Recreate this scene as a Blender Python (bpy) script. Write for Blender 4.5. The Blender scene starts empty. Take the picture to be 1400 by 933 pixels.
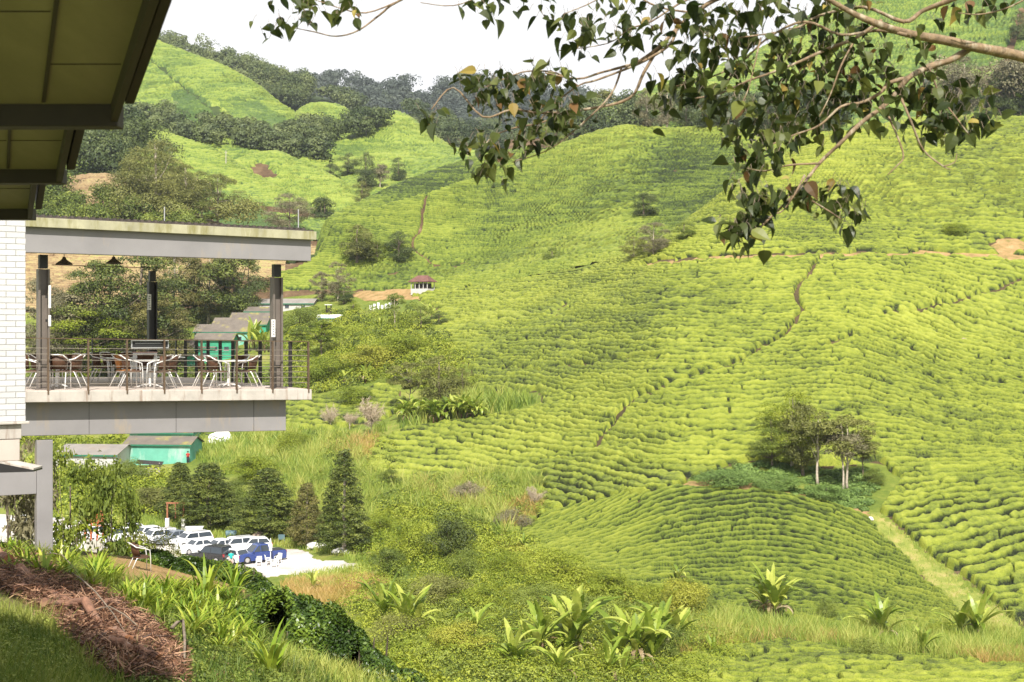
import bpy, math, random
import numpy as np
from mathutils import Vector, Matrix
# ------------------------------------------------------------------ camera, world, sun, exposure
scn = bpy.context.scene
COL = scn.collection
R = math.radians
F, CX, HY, CZ = 1944.0, 700.0, 454.0, 24.0
cam_d = bpy.data.cameras.new('camera'); cam = bpy.data.objects.new('camera', cam_d); COL.objects.link(cam)
cam.location = (0, 0, CZ); cam.rotation_euler = (R(90), 0, 0)
cam_d.sensor_width = 36.0; cam_d.lens = 50.0; cam_d.shift_y = -12.5/1400.0
cam_d.clip_start = 0.2; cam_d.clip_end = 9000
cam_d.dof.use_dof = True; cam_d.dof.focus_distance = 120; cam_d.dof.aperture_fstop = 6.3
scn.camera = cam
SUN_EL, SUN_AX, SUN_AY = R(47), 0.05, -1.0         # the sun stands behind the camera
wd = bpy.data.worlds.new('World'); scn.world = wd; wd.use_nodes = True
nt = wd.node_tree; nt.nodes.clear()
def wn(t, **k):
    n = nt.nodes.new(t)
    for a, b in k.items(): setattr(n, a, b)
    return n
sky = wn('ShaderNodeTexSky', sky_type='NISHITA', sun_disc=False, sun_elevation=SUN_EL, sun_rotation=math.atan2(SUN_AX, SUN_AY), altitude=1400)
tc = wn('ShaderNodeTexCoord'); mp = wn('ShaderNodeMapping'); mp.inputs['Scale'].default_value = (1, 1, 3.2)
nz = wn('ShaderNodeTexNoise'); nz.inputs['Scale'].default_value = 2.2; nz.inputs['Detail'].default_value = 7; nz.inputs['Roughness'].default_value = .55
cr = wn('ShaderNodeValToRGB'); cr.color_ramp.elements[0].position = .30; cr.color_ramp.elements[1].position = .46
cr2 = wn('ShaderNodeValToRGB'); cr2.color_ramp.elements[0].position = .35; cr2.color_ramp.elements[1].position = .75
cr2.color_ramp.elements[0].color = (6.4, 6.5, 6.7, 1); cr2.color_ramp.elements[1].color = (7.7, 7.7, 7.7, 1)
mx = wn('ShaderNodeMix', data_type='RGBA'); bg = wn('ShaderNodeBackground'); bg.inputs['Strength'].default_value = .10
wo = wn('ShaderNodeOutputWorld'); L = nt.links.new
L(tc.outputs['Generated'], mp.inputs[0]); L(mp.outputs[0], nz.inputs['Vector']); L(nz.outputs[0], cr.inputs[0]); L(nz.outputs[0], cr2.inputs[0])
L(cr.outputs[0], mx.inputs[0]); L(sky.outputs[0], mx.inputs[6]); L(cr2.outputs[0], mx.inputs[7]); L(mx.outputs[2], bg.inputs[0]); L(bg.outputs[0], wo.inputs[0])
sd = bpy.data.lights.new('sun', 'SUN'); sd.energy = 5.0; sd.angle = R(.55); sd.color = (1, .955, .88)
sun = bpy.data.objects.new('sun', sd); COL.objects.link(sun)
_n = math.hypot(SUN_AX, SUN_AY)
SUNV = Vector((SUN_AX/_n*math.cos(SUN_EL), SUN_AY/_n*math.cos(SUN_EL), math.sin(SUN_EL)))
sun.rotation_euler = SUNV.to_track_quat('Z', 'Y').to_euler(); sun.location = (-40, -60, 120)
scn.view_settings.view_transform = 'Standard'; scn.view_settings.look = 'None'; scn.view_settings.exposure = .67; scn.view_settings.gamma = 1
scn.view_settings.use_curve_mapping = False
scn.cycles.max_bounces = 6; scn.cycles.diffuse_bounces = 3; scn.cycles.transparent_max_bounces = 6
rng = np.random.default_rng(7); random.seed(7)

# ------------------------------------------------------------------ helpers
def tag(o, label=None, cat=None, group=None, kind=None):
    if label: o['label'] = label
    if cat: o['category'] = cat
    if group: o['group'] = group
    if kind: o['kind'] = kind
    return o
def empty(name, loc=(0, 0, 0), rz=0, label=None, cat=None, group=None):
    o = bpy.data.objects.new(name, None); COL.objects.link(o); o.location = loc; o.rotation_euler = (0, 0, rz); o.empty_display_size = .2
    return tag(o, label, cat, group)
def copy_tree(o, parent=None):
    c = o.copy(); COL.objects.link(c); c.parent = parent
    for ch in list(o.children): copy_tree(ch, c)
    return c
def at(px, py, d): return Vector(((px-CX)/F*d, d, CZ-(py-HY)/F*d))
def meshobj(name, V, FQ, mat, parent=None, tint=None, smooth=False):
    """numpy verts (N,3) and faces (M,3|4) -> one mesh object"""
    V = np.asarray(V, dtype=np.float32); FQ = np.asarray(FQ, dtype=np.int32)
    me = bpy.data.meshes.new(name); k = FQ.shape[1]
    me.vertices.add(len(V)); me.vertices.foreach_set('co', V.ravel())
    me.loops.add(FQ.size); me.loops.foreach_set('vertex_index', FQ.ravel())
    me.polygons.add(len(FQ)); me.polygons.foreach_set('loop_start', np.arange(0, FQ.size, k, dtype=np.int32))
    try: me.polygons.foreach_set('loop_total', np.full(len(FQ), k, dtype=np.int32))
    except Exception: pass
    if smooth: me.polygons.foreach_set('use_smooth', np.ones(len(FQ), dtype=bool))
    if tint is not None:
        a = me.attributes.new('tint', 'FLOAT', 'POINT'); a.data.foreach_set('value', np.asarray(tint, dtype=np.float32))
    me.update(calc_edges=True); me.materials.append(mat)
    o = bpy.data.objects.new(name, me); COL.objects.link(o)
    if parent: o.parent = parent
    return o
class MB:
    def __init__(s): s.v = []; s.f = []
    def add(s, vs, fs):
        b = len(s.v); s.v += [Vector(v) for v in vs]; s.f += [tuple(i+b for i in f) for f in fs]; return s
    def box(s, c, size, rz=0, ch=0.0, M=None):
        hx, hy, hz = size[0]/2, size[1]/2, size[2]/2; vs = []
        ch = min(ch, hx*.6, hy*.6)
        if ch <= 0: ring = [(-hx, -hy), (hx, -hy), (hx, hy), (-hx, hy)]
        else: ring = [(-hx+ch, -hy), (hx-ch, -hy), (hx, -hy+ch), (hx, hy-ch), (hx-ch, hy), (-hx+ch, hy), (-hx, hy-ch), (-hx, -hy+ch)]
        n = len(ring); cs, sn = math.cos(rz), math.sin(rz)
        for z in (-hz, hz):
            for x, y in ring:
                p = Vector((x*cs-y*sn, x*sn+y*cs, z))
                if M is not None: p = M @ p
                vs.append(p+Vector(c))
        return s.add(vs, [tuple(range(n))[::-1], tuple(range(n, 2*n))]+[(i, (i+1) % n, (i+1) % n+n, i+n) for i in range(n)])
    def bar(s, a, b, w, h=None):
        a, b = Vector(a), Vector(b); h = h or w; d = b-a; q = d.to_track_quat('X', 'Z').to_matrix()
        return s.box((a+b)/2, (d.length, w, h), M=q)
    def tube(s, pts, r, n=8, cap=True):
        pts = [Vector(p) for p in pts]; m = len(pts)
        rr = list(r) if isinstance(r, (list, tuple)) else [r]*m
        vs = []; prev = None
        for i, p in enumerate(pts):
            t = (pts[min(i+1, m-1)]-pts[max(i-1, 0)]).normalized()
            if prev is None: x = t.orthogonal().normalized()
            else:
                x = prev-t*prev.dot(t); x = x.normalized() if x.length > 1e-5 else t.orthogonal().normalized()
            prev = x; y = t.cross(x)
            for k in range(n): a = 2*math.pi*k/n; vs.append(p+(x*math.cos(a)+y*math.sin(a))*rr[i])
        fs = [(i*n+k, i*n+(k+1) % n, (i+1)*n+(k+1) % n, (i+1)*n+k) for i in range(m-1) for k in range(n)]
        if cap: fs += [tuple(range(n))[::-1], tuple(range((m-1)*n, m*n))]
        return s.add(vs, fs)
    def lathe(s, prof, c=(0, 0, 0), n=16, M=None):
        vs = []; m = len(prof)
        for r, z in prof:
            for k in range(n):
                a = 2*math.pi*k/n; p = Vector((r*math.cos(a), r*math.sin(a), z))
                if M is not None: p = M @ p
                vs.append(p+Vector(c))
        return s.add(vs, [(i*n+k, i*n+(k+1) % n, (i+1)*n+(k+1) % n, (i+1)*n+k) for i in range(m-1) for k in range(n)]+[tuple(range(n))[::-1], tuple(range((m-1)*n, m*n))])
    def hexa(s, p):      # 8 points: bottom ring 4, top ring 4
        return s.add(p, [(3, 2, 1, 0), (4, 5, 6, 7), (0, 1, 5, 4), (1, 2, 6, 5), (2, 3, 7, 6), (3, 0, 4, 7)])
    def prism(s, prof, y0, y1, taper=0):
        n = len(prof); zc = sum(p[1] for p in prof)/n
        vs = [(x, y0, z) for x, z in prof]+[(x, y1, z) for x, z in prof]
        return s.add(vs, [tuple(range(n)), tuple(range(n, 2*n))[::-1]]+[(i+n, (i+1) % n+n, (i+1) % n, i) for i in range(n)])
    def build(s, name, mat, parent=None, smooth=False, bevel=0):
        me = bpy.data.meshes.new(name); me.from_pydata([tuple(v) for v in s.v], [], s.f); me.update()
        if smooth: me.polygons.foreach_set('use_smooth', [True]*len(me.polygons))
        me.materials.append(mat); o = bpy.data.objects.new(name, me); COL.objects.link(o)
        if parent: o.parent = parent
        if bevel:
            b = o.modifiers.new('bevel', 'BEVEL'); b.width = bevel; b.segments = 2; b.limit_method = 'ANGLE'
        return o
# ---- numpy noise
def _hash(a, b, seed=0):
    h = (np.asarray(a).astype(np.int64)*374761393+np.asarray(b).astype(np.int64)*668265263+seed*974634777) & 0xffffffff
    h = ((h ^ (h >> 13))*1274126177) & 0xffffffff
    h = ((h ^ (h >> 16))*2246822519) & 0xffffffff
    return ((h ^ (h >> 15)) & 0xffffff)/float(0xffffff)
def vn(x, y, seed=0):
    xi, yi = np.floor(x), np.floor(y); fx, fy = x-xi, y-yi; fx = fx*fx*(3-2*fx); fy = fy*fy*(3-2*fy)
    a, b, c, d = _hash(xi, yi, seed), _hash(xi+1, yi, seed), _hash(xi, yi+1, seed), _hash(xi+1, yi+1, seed)
    return (a*(1-fx)+b*fx)*(1-fy)+(c*(1-fx)+d*fx)*fy
def fbm(x, y, o=4, seed=0):
    r = 0; a = .5; t = 0
    for i in range(o): r = r+a*vn(x, y, seed+i*17); t += a; a *= .5; x = x*2.03+11.3; y = y*2.03+5.7
    return r/t
def inpoly(px, py, poly):
    c = np.zeros(np.shape(px), bool); n = len(poly); j = n-1
    for i in range(n):
        xi, yi = poly[i]; xj, yj = poly[j]
        if yi != yj: c ^= ((yi > py) != (yj > py)) & (px < (xj-xi)*(py-yi)/(yj-yi)+xi)
        j = i
    return c
def polydist(px, py, line):
    best = np.full(np.shape(px), 1e9)
    for (x0, y0), (x1, y1) in zip(line[:-1], line[1:]):
        dx, dy = x1-x0, y1-y0; t = np.clip(((px-x0)*dx+(py-y0)*dy)/(dx*dx+dy*dy), 0, 1)
        best = np.minimum(best, np.hypot(px-x0-t*dx, py-y0-t*dy))
    return best
# ------------------------------------------------------------------ materials
class NT:
    def __init__(s, name):
        s.m = bpy.data.materials.new(name); s.m.use_nodes = True; s.t = s.m.node_tree; s.t.nodes.clear()
        s.o = s.n('ShaderNodeOutputMaterial'); s.tc = s.n('ShaderNodeTexCoord')
    def n(s, t, **k):
        x = s.t.nodes.new(t)
        for a, b in k.items(): setattr(x, a, b)
        return x
    def l(s, a, b): s.t.links.new(a, b)
    def noise(s, scale, detail=4, rough=.6, vec=None, sc=None):
        x = s.n('ShaderNodeTexNoise'); x.inputs['Scale'].default_value = scale; x.inputs['Detail'].default_value = detail; x.inputs['Roughness'].default_value = rough
        v = vec or s.tc.outputs['Object']
        if sc:
            m = s.n('ShaderNodeMapping'); m.inputs['Scale'].default_value = sc; s.l(v, m.inputs[0]); v = m.outputs[0]
        s.l(v, x.inputs['Vector']); return x.outputs[0]
    def ramp(s, fac, stops):
        x = s.n('ShaderNodeValToRGB'); e = x.color_ramp.elements
        while len(e) < len(stops): e.new(.5)
        for i, (p, c) in enumerate(stops): e[i].position = p; e[i].color = (*c, 1)
        s.l(fac, x.inputs[0]); return x.outputs[0]
    def mix(s, f, a, b, mode='MIX'):
        x = s.n('ShaderNodeMix', data_type='RGBA', blend_type=mode)
        for i, v in ((0, f), (6, a), (7, b)):
            if isinstance(v, (int, float)): x.inputs[i].default_value = v
            elif isinstance(v, tuple): x.inputs[i].default_value = (*v, 1)
            else: s.l(v, x.inputs[i])
        return x.outputs[2]
    def math(s, op, a, b=0):
        x = s.n('ShaderNodeMath', operation=op)
        for i, v in ((0, a), (1, b)):
            if isinstance(v, (int, float)): x.inputs[i].default_value = v
            else: s.l(v, x.inputs[i])
        return x.outputs[0]
    def attr(s, name): x = s.n('ShaderNodeAttribute'); x.attribute_name = name; return x.outputs['Fac']
    def pbr(s, col, rough=.7, metal=0, bump=None, bd=.02, bs=.5, spec=None, coat=0):
        p = s.n('ShaderNodeBsdfPrincipled')
        for k, v in (('Base Color', col), ('Roughness', rough), ('Metallic', metal)):
            if isinstance(v, tuple): p.inputs[k].default_value = (*v, 1)
            elif isinstance(v, (int, float)): p.inputs[k].default_value = v
            else: s.l(v, p.inputs[k])
        if spec is not None: p.inputs['Specular IOR Level'].default_value = spec
        if coat: p.inputs['Coat Weight'].default_value = coat
        if bump is not None:
            b = s.n('ShaderNodeBump'); b.inputs['Strength'].default_value = bs; b.inputs['Distance'].default_value = bd; s.l(bump, b.inputs['Height']); s.l(b.outputs[0], p.inputs['Normal'])
        s.l(p.outputs[0], s.o.inputs[0]); return s.m
def simple(name, col, rough=.6, metal=0, var=.25, scale=3, spec=None, bump=False, coat=0, dirt=None, ds=.6, dz=.35):
    t = NT(name); f = t.noise(scale, 5); c = t.ramp(f, [(.3, tuple(x*(1-var) for x in col)), (.7, tuple(min(1, x*(1+var*.6)) for x in col))])
    if dirt:
        g = t.noise(scale*ds, 6, .7, sc=(1, 1, dz)); m = t.ramp(g, [(dirt[1], (0, 0, 0)), (dirt[1]+.16, (1, 1, 1))]); c = t.mix(m, c, dirt[0])
    return t.pbr(c, rough, metal, bump=f if bump else None, spec=spec, coat=coat)
def leafmat(name, lo, mid, hi, trans=.25, rnd=.25, rough=.55, fine=0):
    t = NT(name); a = t.attr('tint'); oi = t.n('ShaderNodeObjectInfo')
    v = t.math('ADD', a, t.math('MULTIPLY', t.math('SUBTRACT', oi.outputs['Random'], .5), rnd))
    c = t.ramp(v, [(.08, lo), (.5, mid), (.92, hi)])
    p = t.n('ShaderNodeBsdfPrincipled'); t.l(c, p.inputs['Base Color']); p.inputs['Roughness'].default_value = rough; p.inputs['Specular IOR Level'].default_value = .3
    tr = t.n('ShaderNodeBsdfTranslucent'); t.l(c, tr.inputs[0]); ms = t.n('ShaderNodeMixShader'); ms.inputs[0].default_value = trans
    t.l(p.outputs[0], ms.inputs[1]); t.l(tr.outputs[0], ms.inputs[2]); t.l(ms.outputs[0], t.o.inputs[0]); return t.m
def teamat(name, stops, leaf=1.6, bs=.8):
    t = NT(name); a = t.attr('tint'); f = t.noise(leaf, 6, .75); f2 = t.noise(leaf*5, 2, .6)
    v = t.math('ADD', a, t.math('MULTIPLY', t.math('SUBTRACT', f, .5), .75)); v = t.math('ADD', v, t.math('MULTIPLY', t.math('SUBTRACT', f2, .5), .60))
    c = t.ramp(v, stops); return t.pbr(c, .6, bump=f2, bd=.25, bs=bs, spec=.25)
def groundmat(name, stops, scale=.25, det=9):
    t = NT(name); f = t.noise(scale, det, .65); f2 = t.noise(scale*14, 4, .7)
    v = t.math('ADD', f, t.math('MULTIPLY', t.math('SUBTRACT', f2, .5), .5)); c = t.ramp(v, stops); return t.pbr(c, .9, bump=f2, bd=.1, bs=.6, spec=.15)
M = {}
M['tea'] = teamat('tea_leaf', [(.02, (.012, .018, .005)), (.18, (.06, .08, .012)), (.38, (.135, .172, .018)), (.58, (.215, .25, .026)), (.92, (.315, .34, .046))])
M['tea2'] = teamat('tea_leaf_greener', [(.02, (.014, .024, .006)), (.18, (.045, .07, .010)), (.38, (.115, .16, .018)), (.60, (.185, .228, .027)), (.93, (.27, .305, .044))])
M['tea_far'] = teamat('tea_leaf_distant', [(.05, (.05, .09, .02)), (.30, (.08, .13, .022)), (.55, (.165, .22, .032)), (.92, (.25, .29, .05))], leaf=.4)
M['tea_row'] = teamat('tea_leaf_rows', [(.02, (.010, .015, .005)), (.20, (.035, .052, .008)), (.40, (.11, .15, .017)), (.60, (.185, .225, .025)), (.93, (.275, .305, .040))], leaf=2.2)
M['tea_cut'] = teamat('pruned_tea_twigs', [(.05, (.16, .10, .05)), (.4, (.27, .185, .09)), (.65, (.34, .26, .12)), (.95, (.24, .28, .06))], leaf=.9)
M['soil'] = groundmat('soil', [(.3, (.05, .032, .018)), (.55, (.12, .075, .04)), (.75, (.2, .14, .08))])
M['meadow'] = groundmat('meadow_ground', [(.3, (.10, .15, .02)), (.48, (.15, .19, .028)), (.6, (.21, .23, .045)), (.75, (.27, .23, .09))], .12)
M['path'] = groundmat('dirt_path', [(.3, (.13, .17, .03)), (.48, (.22, .24, .05)), (.6, (.31, .27, .09)), (.75, (.38, .30, .14))], .6)
M['clay'] = groundmat('clay_path', [(.3, (.16, .14, .04)), (.44, (.27, .18, .075)), (.58, (.36, .23, .105)), (.75, (.42, .30, .16))], .6)
M['gravel'] = groundmat('gravel', [(.3, (.36, .32, .28)), (.5, (.52, .48, .44)), (.7, (.64, .60, .56))], .35)
M['bank'] = groundmat('bank_soil', [(.3, (.045, .05, .015)), (.5, (.10, .085, .035)), (.7, (.17, .12, .06))], 1.2)
def valley_mat():
    t = NT('valley_ground'); f = t.noise(.12, 9, .65); f2 = t.noise(1.7, 4, .7); v = t.math('ADD', f, t.math('MULTIPLY', t.math('SUBTRACT', f2, .5), .5))
    m1 = t.ramp(v, [(.3, (.08, .12, .02)), (.48, (.13, .165, .026)), (.6, (.19, .21, .04)), (.75, (.27, .23, .09))]); m2 = t.ramp(v, [(.3, (.035, .03, .014)), (.55, (.085, .06, .03)), (.75, (.15, .105, .06))]); m3 = t.ramp(v, [(.3, (.07, .06, .025)), (.5, (.13, .105, .045)), (.7, (.20, .145, .08))])
    a = t.attr('tint'); k = t.ramp(t.math('ADD', a, t.math('MULTIPLY', t.math('SUBTRACT', t.noise(.6, 3), .5), .5)), [(.45, (0, 0, 0)), (.55, (1, 1, 1))]); b = t.n('ShaderNodeAttribute'); b.attribute_name = 'near'
    return t.pbr(t.mix(b.outputs['Fac'], t.mix(k, m1, m2), m3), .9, bump=f2, bd=.1, bs=.6, spec=.15)
M['valley'] = valley_mat()
M['wood_floor'] = groundmat('forest_floor', [(.3, (.02, .035, .01)), (.6, (.05, .07, .02)), (.8, (.09, .10, .04))], .1)
M['lf_dark'] = leafmat('leaf_dark', (0.03, 0.05, 0.016), (0.08, 0.11, 0.03), (0.16, 0.19, 0.055))
M['lf_far'] = leafmat('leaf_far_wood', (0.04, 0.062, 0.024), (0.1, 0.13, 0.042), (0.18, 0.21, 0.07))
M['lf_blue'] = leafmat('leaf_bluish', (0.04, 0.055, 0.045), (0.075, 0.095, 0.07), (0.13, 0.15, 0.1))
M['lf_olive'] = leafmat('leaf_olive', (0.07, 0.08, 0.02), (0.17, 0.18, 0.042), (0.29, 0.285, 0.08))
M['lf_fern'] = leafmat('leaf_fern', (.08, .14, .03), (.17, .26, .06), (.26, .36, .09))
M['lf_mid'] = leafmat('leaf_mid', (0.05, 0.08, 0.012), (0.155, 0.2, 0.03), (0.28, 0.32, 0.055))
M['lf_grey'] = leafmat('leaf_grey_brown', (0.1, 0.095, 0.05), (0.21, 0.19, 0.1), (0.33, 0.29, 0.17))
M['lf_bright'] = leafmat('leaf_bright', (0.07, 0.115, 0.01), (0.21, 0.26, 0.02), (0.34, 0.37, 0.04))
M['lf_yel'] = leafmat('leaf_yellow', (0.16, 0.17, 0.02), (0.31, 0.32, 0.035), (0.44, 0.42, 0.07))
M['lf_con'] = leafmat('leaf_conifer', (0.014, 0.026, 0.006), (0.075, 0.1, 0.015), (0.22, 0.24, 0.045), trans=.06)
M['lf_con2'] = leafmat('leaf_conifer_brown', (0.035, 0.035, 0.01), (0.14, 0.13, 0.032), (0.28, 0.24, 0.075), trans=.06)
M['lf_hedge'] = leafmat('leaf_hedge', (0.01, 0.022, 0.004), (0.045, 0.085, 0.011), (0.2, 0.28, 0.03), trans=.12, rough=.35)
M['lf_strap'] = leafmat('leaf_strap', (0.07, 0.14, 0.012), (0.22, 0.31, 0.025), (0.44, 0.46, 0.07), trans=.3, rough=.35)
M['lf_ban'] = leafmat('leaf_banana', (0.1, 0.16, 0.015), (0.25, 0.33, 0.04), (0.47, 0.5, 0.1), trans=.35, rough=.35)
M['lf_bandry'] = leafmat('leaf_banana_dry', (.16, .10, .05), (.30, .22, .12), (.45, .36, .22))
M['grass'] = leafmat('grass_blades', (.09, .15, .02), (.24, .32, .045), (.42, .42, .10), trans=.3)
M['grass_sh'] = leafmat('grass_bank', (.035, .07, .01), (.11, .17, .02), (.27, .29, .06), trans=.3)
M['grass_or'] = leafmat('grass_orange', (.20, .20, .04), (.40, .28, .07), (.52, .36, .14), trans=.3)
M['twig'] = leafmat('dry_twigs', (0.035, 0.016, 0.01), (0.13, 0.055, 0.028), (0.38, 0.22, 0.13), trans=0)
M['dead'] = leafmat('dead_twigs', (.28, .20, .14), (.40, .32, .22), (.50, .42, .30), trans=0)
M['br_leaf'] = leafmat('branch_leaf', (0.02, 0.034, 0.008), (0.072, 0.092, 0.022), (0.22, 0.24, 0.055), trans=.42, rnd=0, rough=.4)
M['br_leaf_or'] = leafmat('branch_leaf_turning', (0.09, 0.05, 0.015), (0.17, 0.09, 0.03), (0.34, 0.27, 0.05), trans=.35, rnd=0)
M['bark'] = simple('bark', (.20, .155, .11), .9, var=.5, scale=4, bump=True)
M['bark_pale'] = simple('bark_pale', (.45, .38, .29), .9, var=.4, scale=3, bump=True)
M['bark_branch'] = simple('bark_branch', (.22, .15, .085), .85, var=.55, scale=22, bump=True, dirt=((.42, .36, .26), .52))
M['log'] = simple('fallen_log_bark', (.20, .10, .06), .9, var=.5, scale=9, bump=True, dirt=((.36, .26, .2), .58))
M['cutwood'] = simple('cut_wood', (.46, .20, .09), .8, var=.35, scale=12)
M['steel'] = simple('painted_steel_grey', (.245, .232, .23), .55, var=.14, scale=.9, dirt=((.34, .27, .18), .58), ds=1.2, dz=.25)
M['column'] = simple('column_paint_brown', (.15, .125, .105), .45, var=.2, scale=1.5)
M['column_dark'] = simple('column_paint_dark', (.018, .016, .015), .5, var=.2)
M['concrete'] = simple('stained_concrete', (.46, .42, .37), .9, var=.2, scale=2.5, bump=True, dirt=((.20, .12, .075), .53), ds=1.8, dz=.10)
M['floor'] = simple('deck_floor', (.52, .44, .38), .7, var=.15, scale=1.3)
M['fascia'] = simple('mossy_fascia', (.36, .34, .22), .8, var=.3, scale=2, dirt=((.22, .20, .08), .48), ds=1.5, dz=.2)
M['roofmetal'] = simple('dark_roof_sheet', (.07, .055, .045), .6, var=.3, scale=3)
M['railmetal'] = simple('rail_post_rust', (.13, .085, .05), .6, .3, var=.35, scale=9)
M['railblack'] = simple('rail_post_black', (.03, .027, .025), .5, .3, var=.2)
M['cable'] = simple('rail_cable', (.28, .24, .19), .5, .5, var=.2)
M['alu'] = simple('aluminium_tube', (.80, .79, .76), .35, .35, var=.06)
M['rattan'] = simple('brown_rattan', (.085, .038, .018), .6, var=.4, scale=40)
M['rattan_or'] = simple('orange_rattan', (.42, .17, .04), .6, var=.3, scale=40)
M['tabletop'] = simple('table_top_metal', (.86, .85, .83), .3, .15, var=.05)
M['white'] = simple('white_plastic', (.82, .82, .80), .5, var=.05)
M['black'] = simple('black_plastic', (.02, .02, .02), .5, var=.2)
M['paper'] = simple('sign_board', (.75, .74, .70), .6, var=.05)
M['darkwood'] = simple('eave_beam_wood', (.022, .015, .011), .7, var=.3, scale=5)
M['wire'] = simple('steel_wire', (.45, .45, .44), .5, .5, var=.1)
M['teal'] = simple('teal_boards', (.13, .40, .30), .8, var=.15, scale=.8, dirt=((.34, .50, .42), .5))
M['green_wall'] = simple('green_boards', (.04, .30, .17), .8, var=.25, scale=.8)
M['green_dark'] = simple('green_trim', (.02, .16, .09), .8, var=.2)
M['tin'] = simple('weathered_tin', (.15, .125, .10), .75, var=.25, scale=.7, dirt=((.27, .24, .06), .54))
M['tin_pale'] = simple('pale_tin', (.25, .225, .20), .7, var=.2, scale=.5, dirt=((.24, .19, .15), .55))
M['red_roof'] = simple('red_tin', (.15, .065, .05), .7, var=.3, scale=1)
M['white_wall'] = simple('white_board', (.50, .48, .45), .8, var=.1, scale=1)
M['rust'] = simple('rusty_iron', (.28, .11, .05), .8, var=.35, scale=4)
M['orange_iron'] = simple('orange_painted_iron', (.52, .13, .05), .6, var=.25, scale=4)
M['rock'] = simple('rock', (.45, .34, .26), .9, var=.3, scale=2, bump=True)
M['rock_white'] = simple('pale_rock', (.70, .68, .64), .9, var=.15, scale=2, bump=True)
M['blue_tarp'] = simple('faded_blue_sheet', (.30, .48, .60), .6, var=.15)
M['blue_bin'] = simple('blue_grey_drum', (.10, .17, .19), .6, var=.2)
M['glass'] = simple('car_glass', (.035, .045, .055), .08, 0, var=.1, spec=.6)
M['tyre'] = simple('tyre_rubber', (.02, .02, .02), .8)
M['rim'] = simple('wheel_rim', (.55, .54, .53), .35, .6, var=.1)
M['lamp_glass'] = simple('headlight_glass', (.70, .72, .74), .1, 0, var=.05)
M['tail'] = simple('tail_light_red', (.35, .02, .02), .2)
def paint(n, c): return simple(n, c, .25, 0, var=.03, coat=.6)
M['car_white'] = paint('car_paint_white', (.80, .80, .80)); M['car_black'] = paint('car_paint_black', (.018, .018, .02))
M['car_blue'] = paint('car_paint_blue', (.02, .045, .19)); M['car_grey'] = paint('car_paint_grey', (.16, .18, .21))
M['skin'] = simple('skin', (.35, .19, .11), .6, var=.05); M['hair'] = simple('hair', (.015, .012, .01), .6)
M['cl_teal'] = simple('teal_cloth', (.02, .38, .36), .9); M['cl_red'] = simple('red_cloth', (.45, .04, .03), .9)
M['cl_pink'] = simple('pink_cloth', (.62, .38, .34), .9); M['cl_dark'] = simple('dark_cloth', (.03, .03, .04), .9)
def soffit_mat():
    t = NT('soffit_board'); f = t.noise(1.6, 5, .6, sc=(1.0, .25, 1)); f2 = t.noise(40, 2, .6, sc=(1, 6, 1))
    c = t.ramp(f, [(.3, (.125, .112, .078)), (.55, (.175, .158, .112)), (.75, (.225, .205, .15))]); c = t.mix(.12, c, t.ramp(f2, [(.3, (.09, .07, .03)), (.7, (.26, .21, .1))])); return t.pbr(c, .8)
M['soffit'] = soffit_mat()
def brick_mat():
    t = NT('white_painted_brick'); b = t.n('ShaderNodeTexBrick'); b.inputs['Scale'].default_value = 1; b.inputs['Brick Width'].default_value = .26; b.inputs['Row Height'].default_value = .083; b.inputs['Mortar Size'].default_value = .006; b.inputs['Mortar Smooth'].default_value = .6
    b.inputs['Color1'].default_value = (.55, .545, .54, 1); b.inputs['Color2'].default_value = (.49, .485, .475, 1); b.inputs['Mortar'].default_value = (.34, .33, .31, 1)
    sx = t.n('ShaderNodeSeparateXYZ'); cx = t.n('ShaderNodeCombineXYZ'); t.l(t.tc.outputs['Object'], sx.inputs[0]); t.l(t.math('ADD', sx.outputs[0], sx.outputs[1]), cx.inputs[0]); t.l(sx.outputs[2], cx.inputs[1]); t.l(cx.outputs[0], b.inputs['Vector'])
    n = t.noise(1.2, 6, .7); c = t.mix(t.ramp(n, [(.5, (0, 0, 0)), (.8, (.35, .35, .35))]), b.outputs['Color'], (.42, .38, .34))
    inv = t.math('SUBTRACT', 1, b.outputs['Fac']); h = t.math('ADD', inv, t.math('MULTIPLY', t.noise(30, 4), .35)); return t.pbr(c, .75, bump=h, bd=.012, bs=.9)
M['brick'] = brick_mat()
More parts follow.
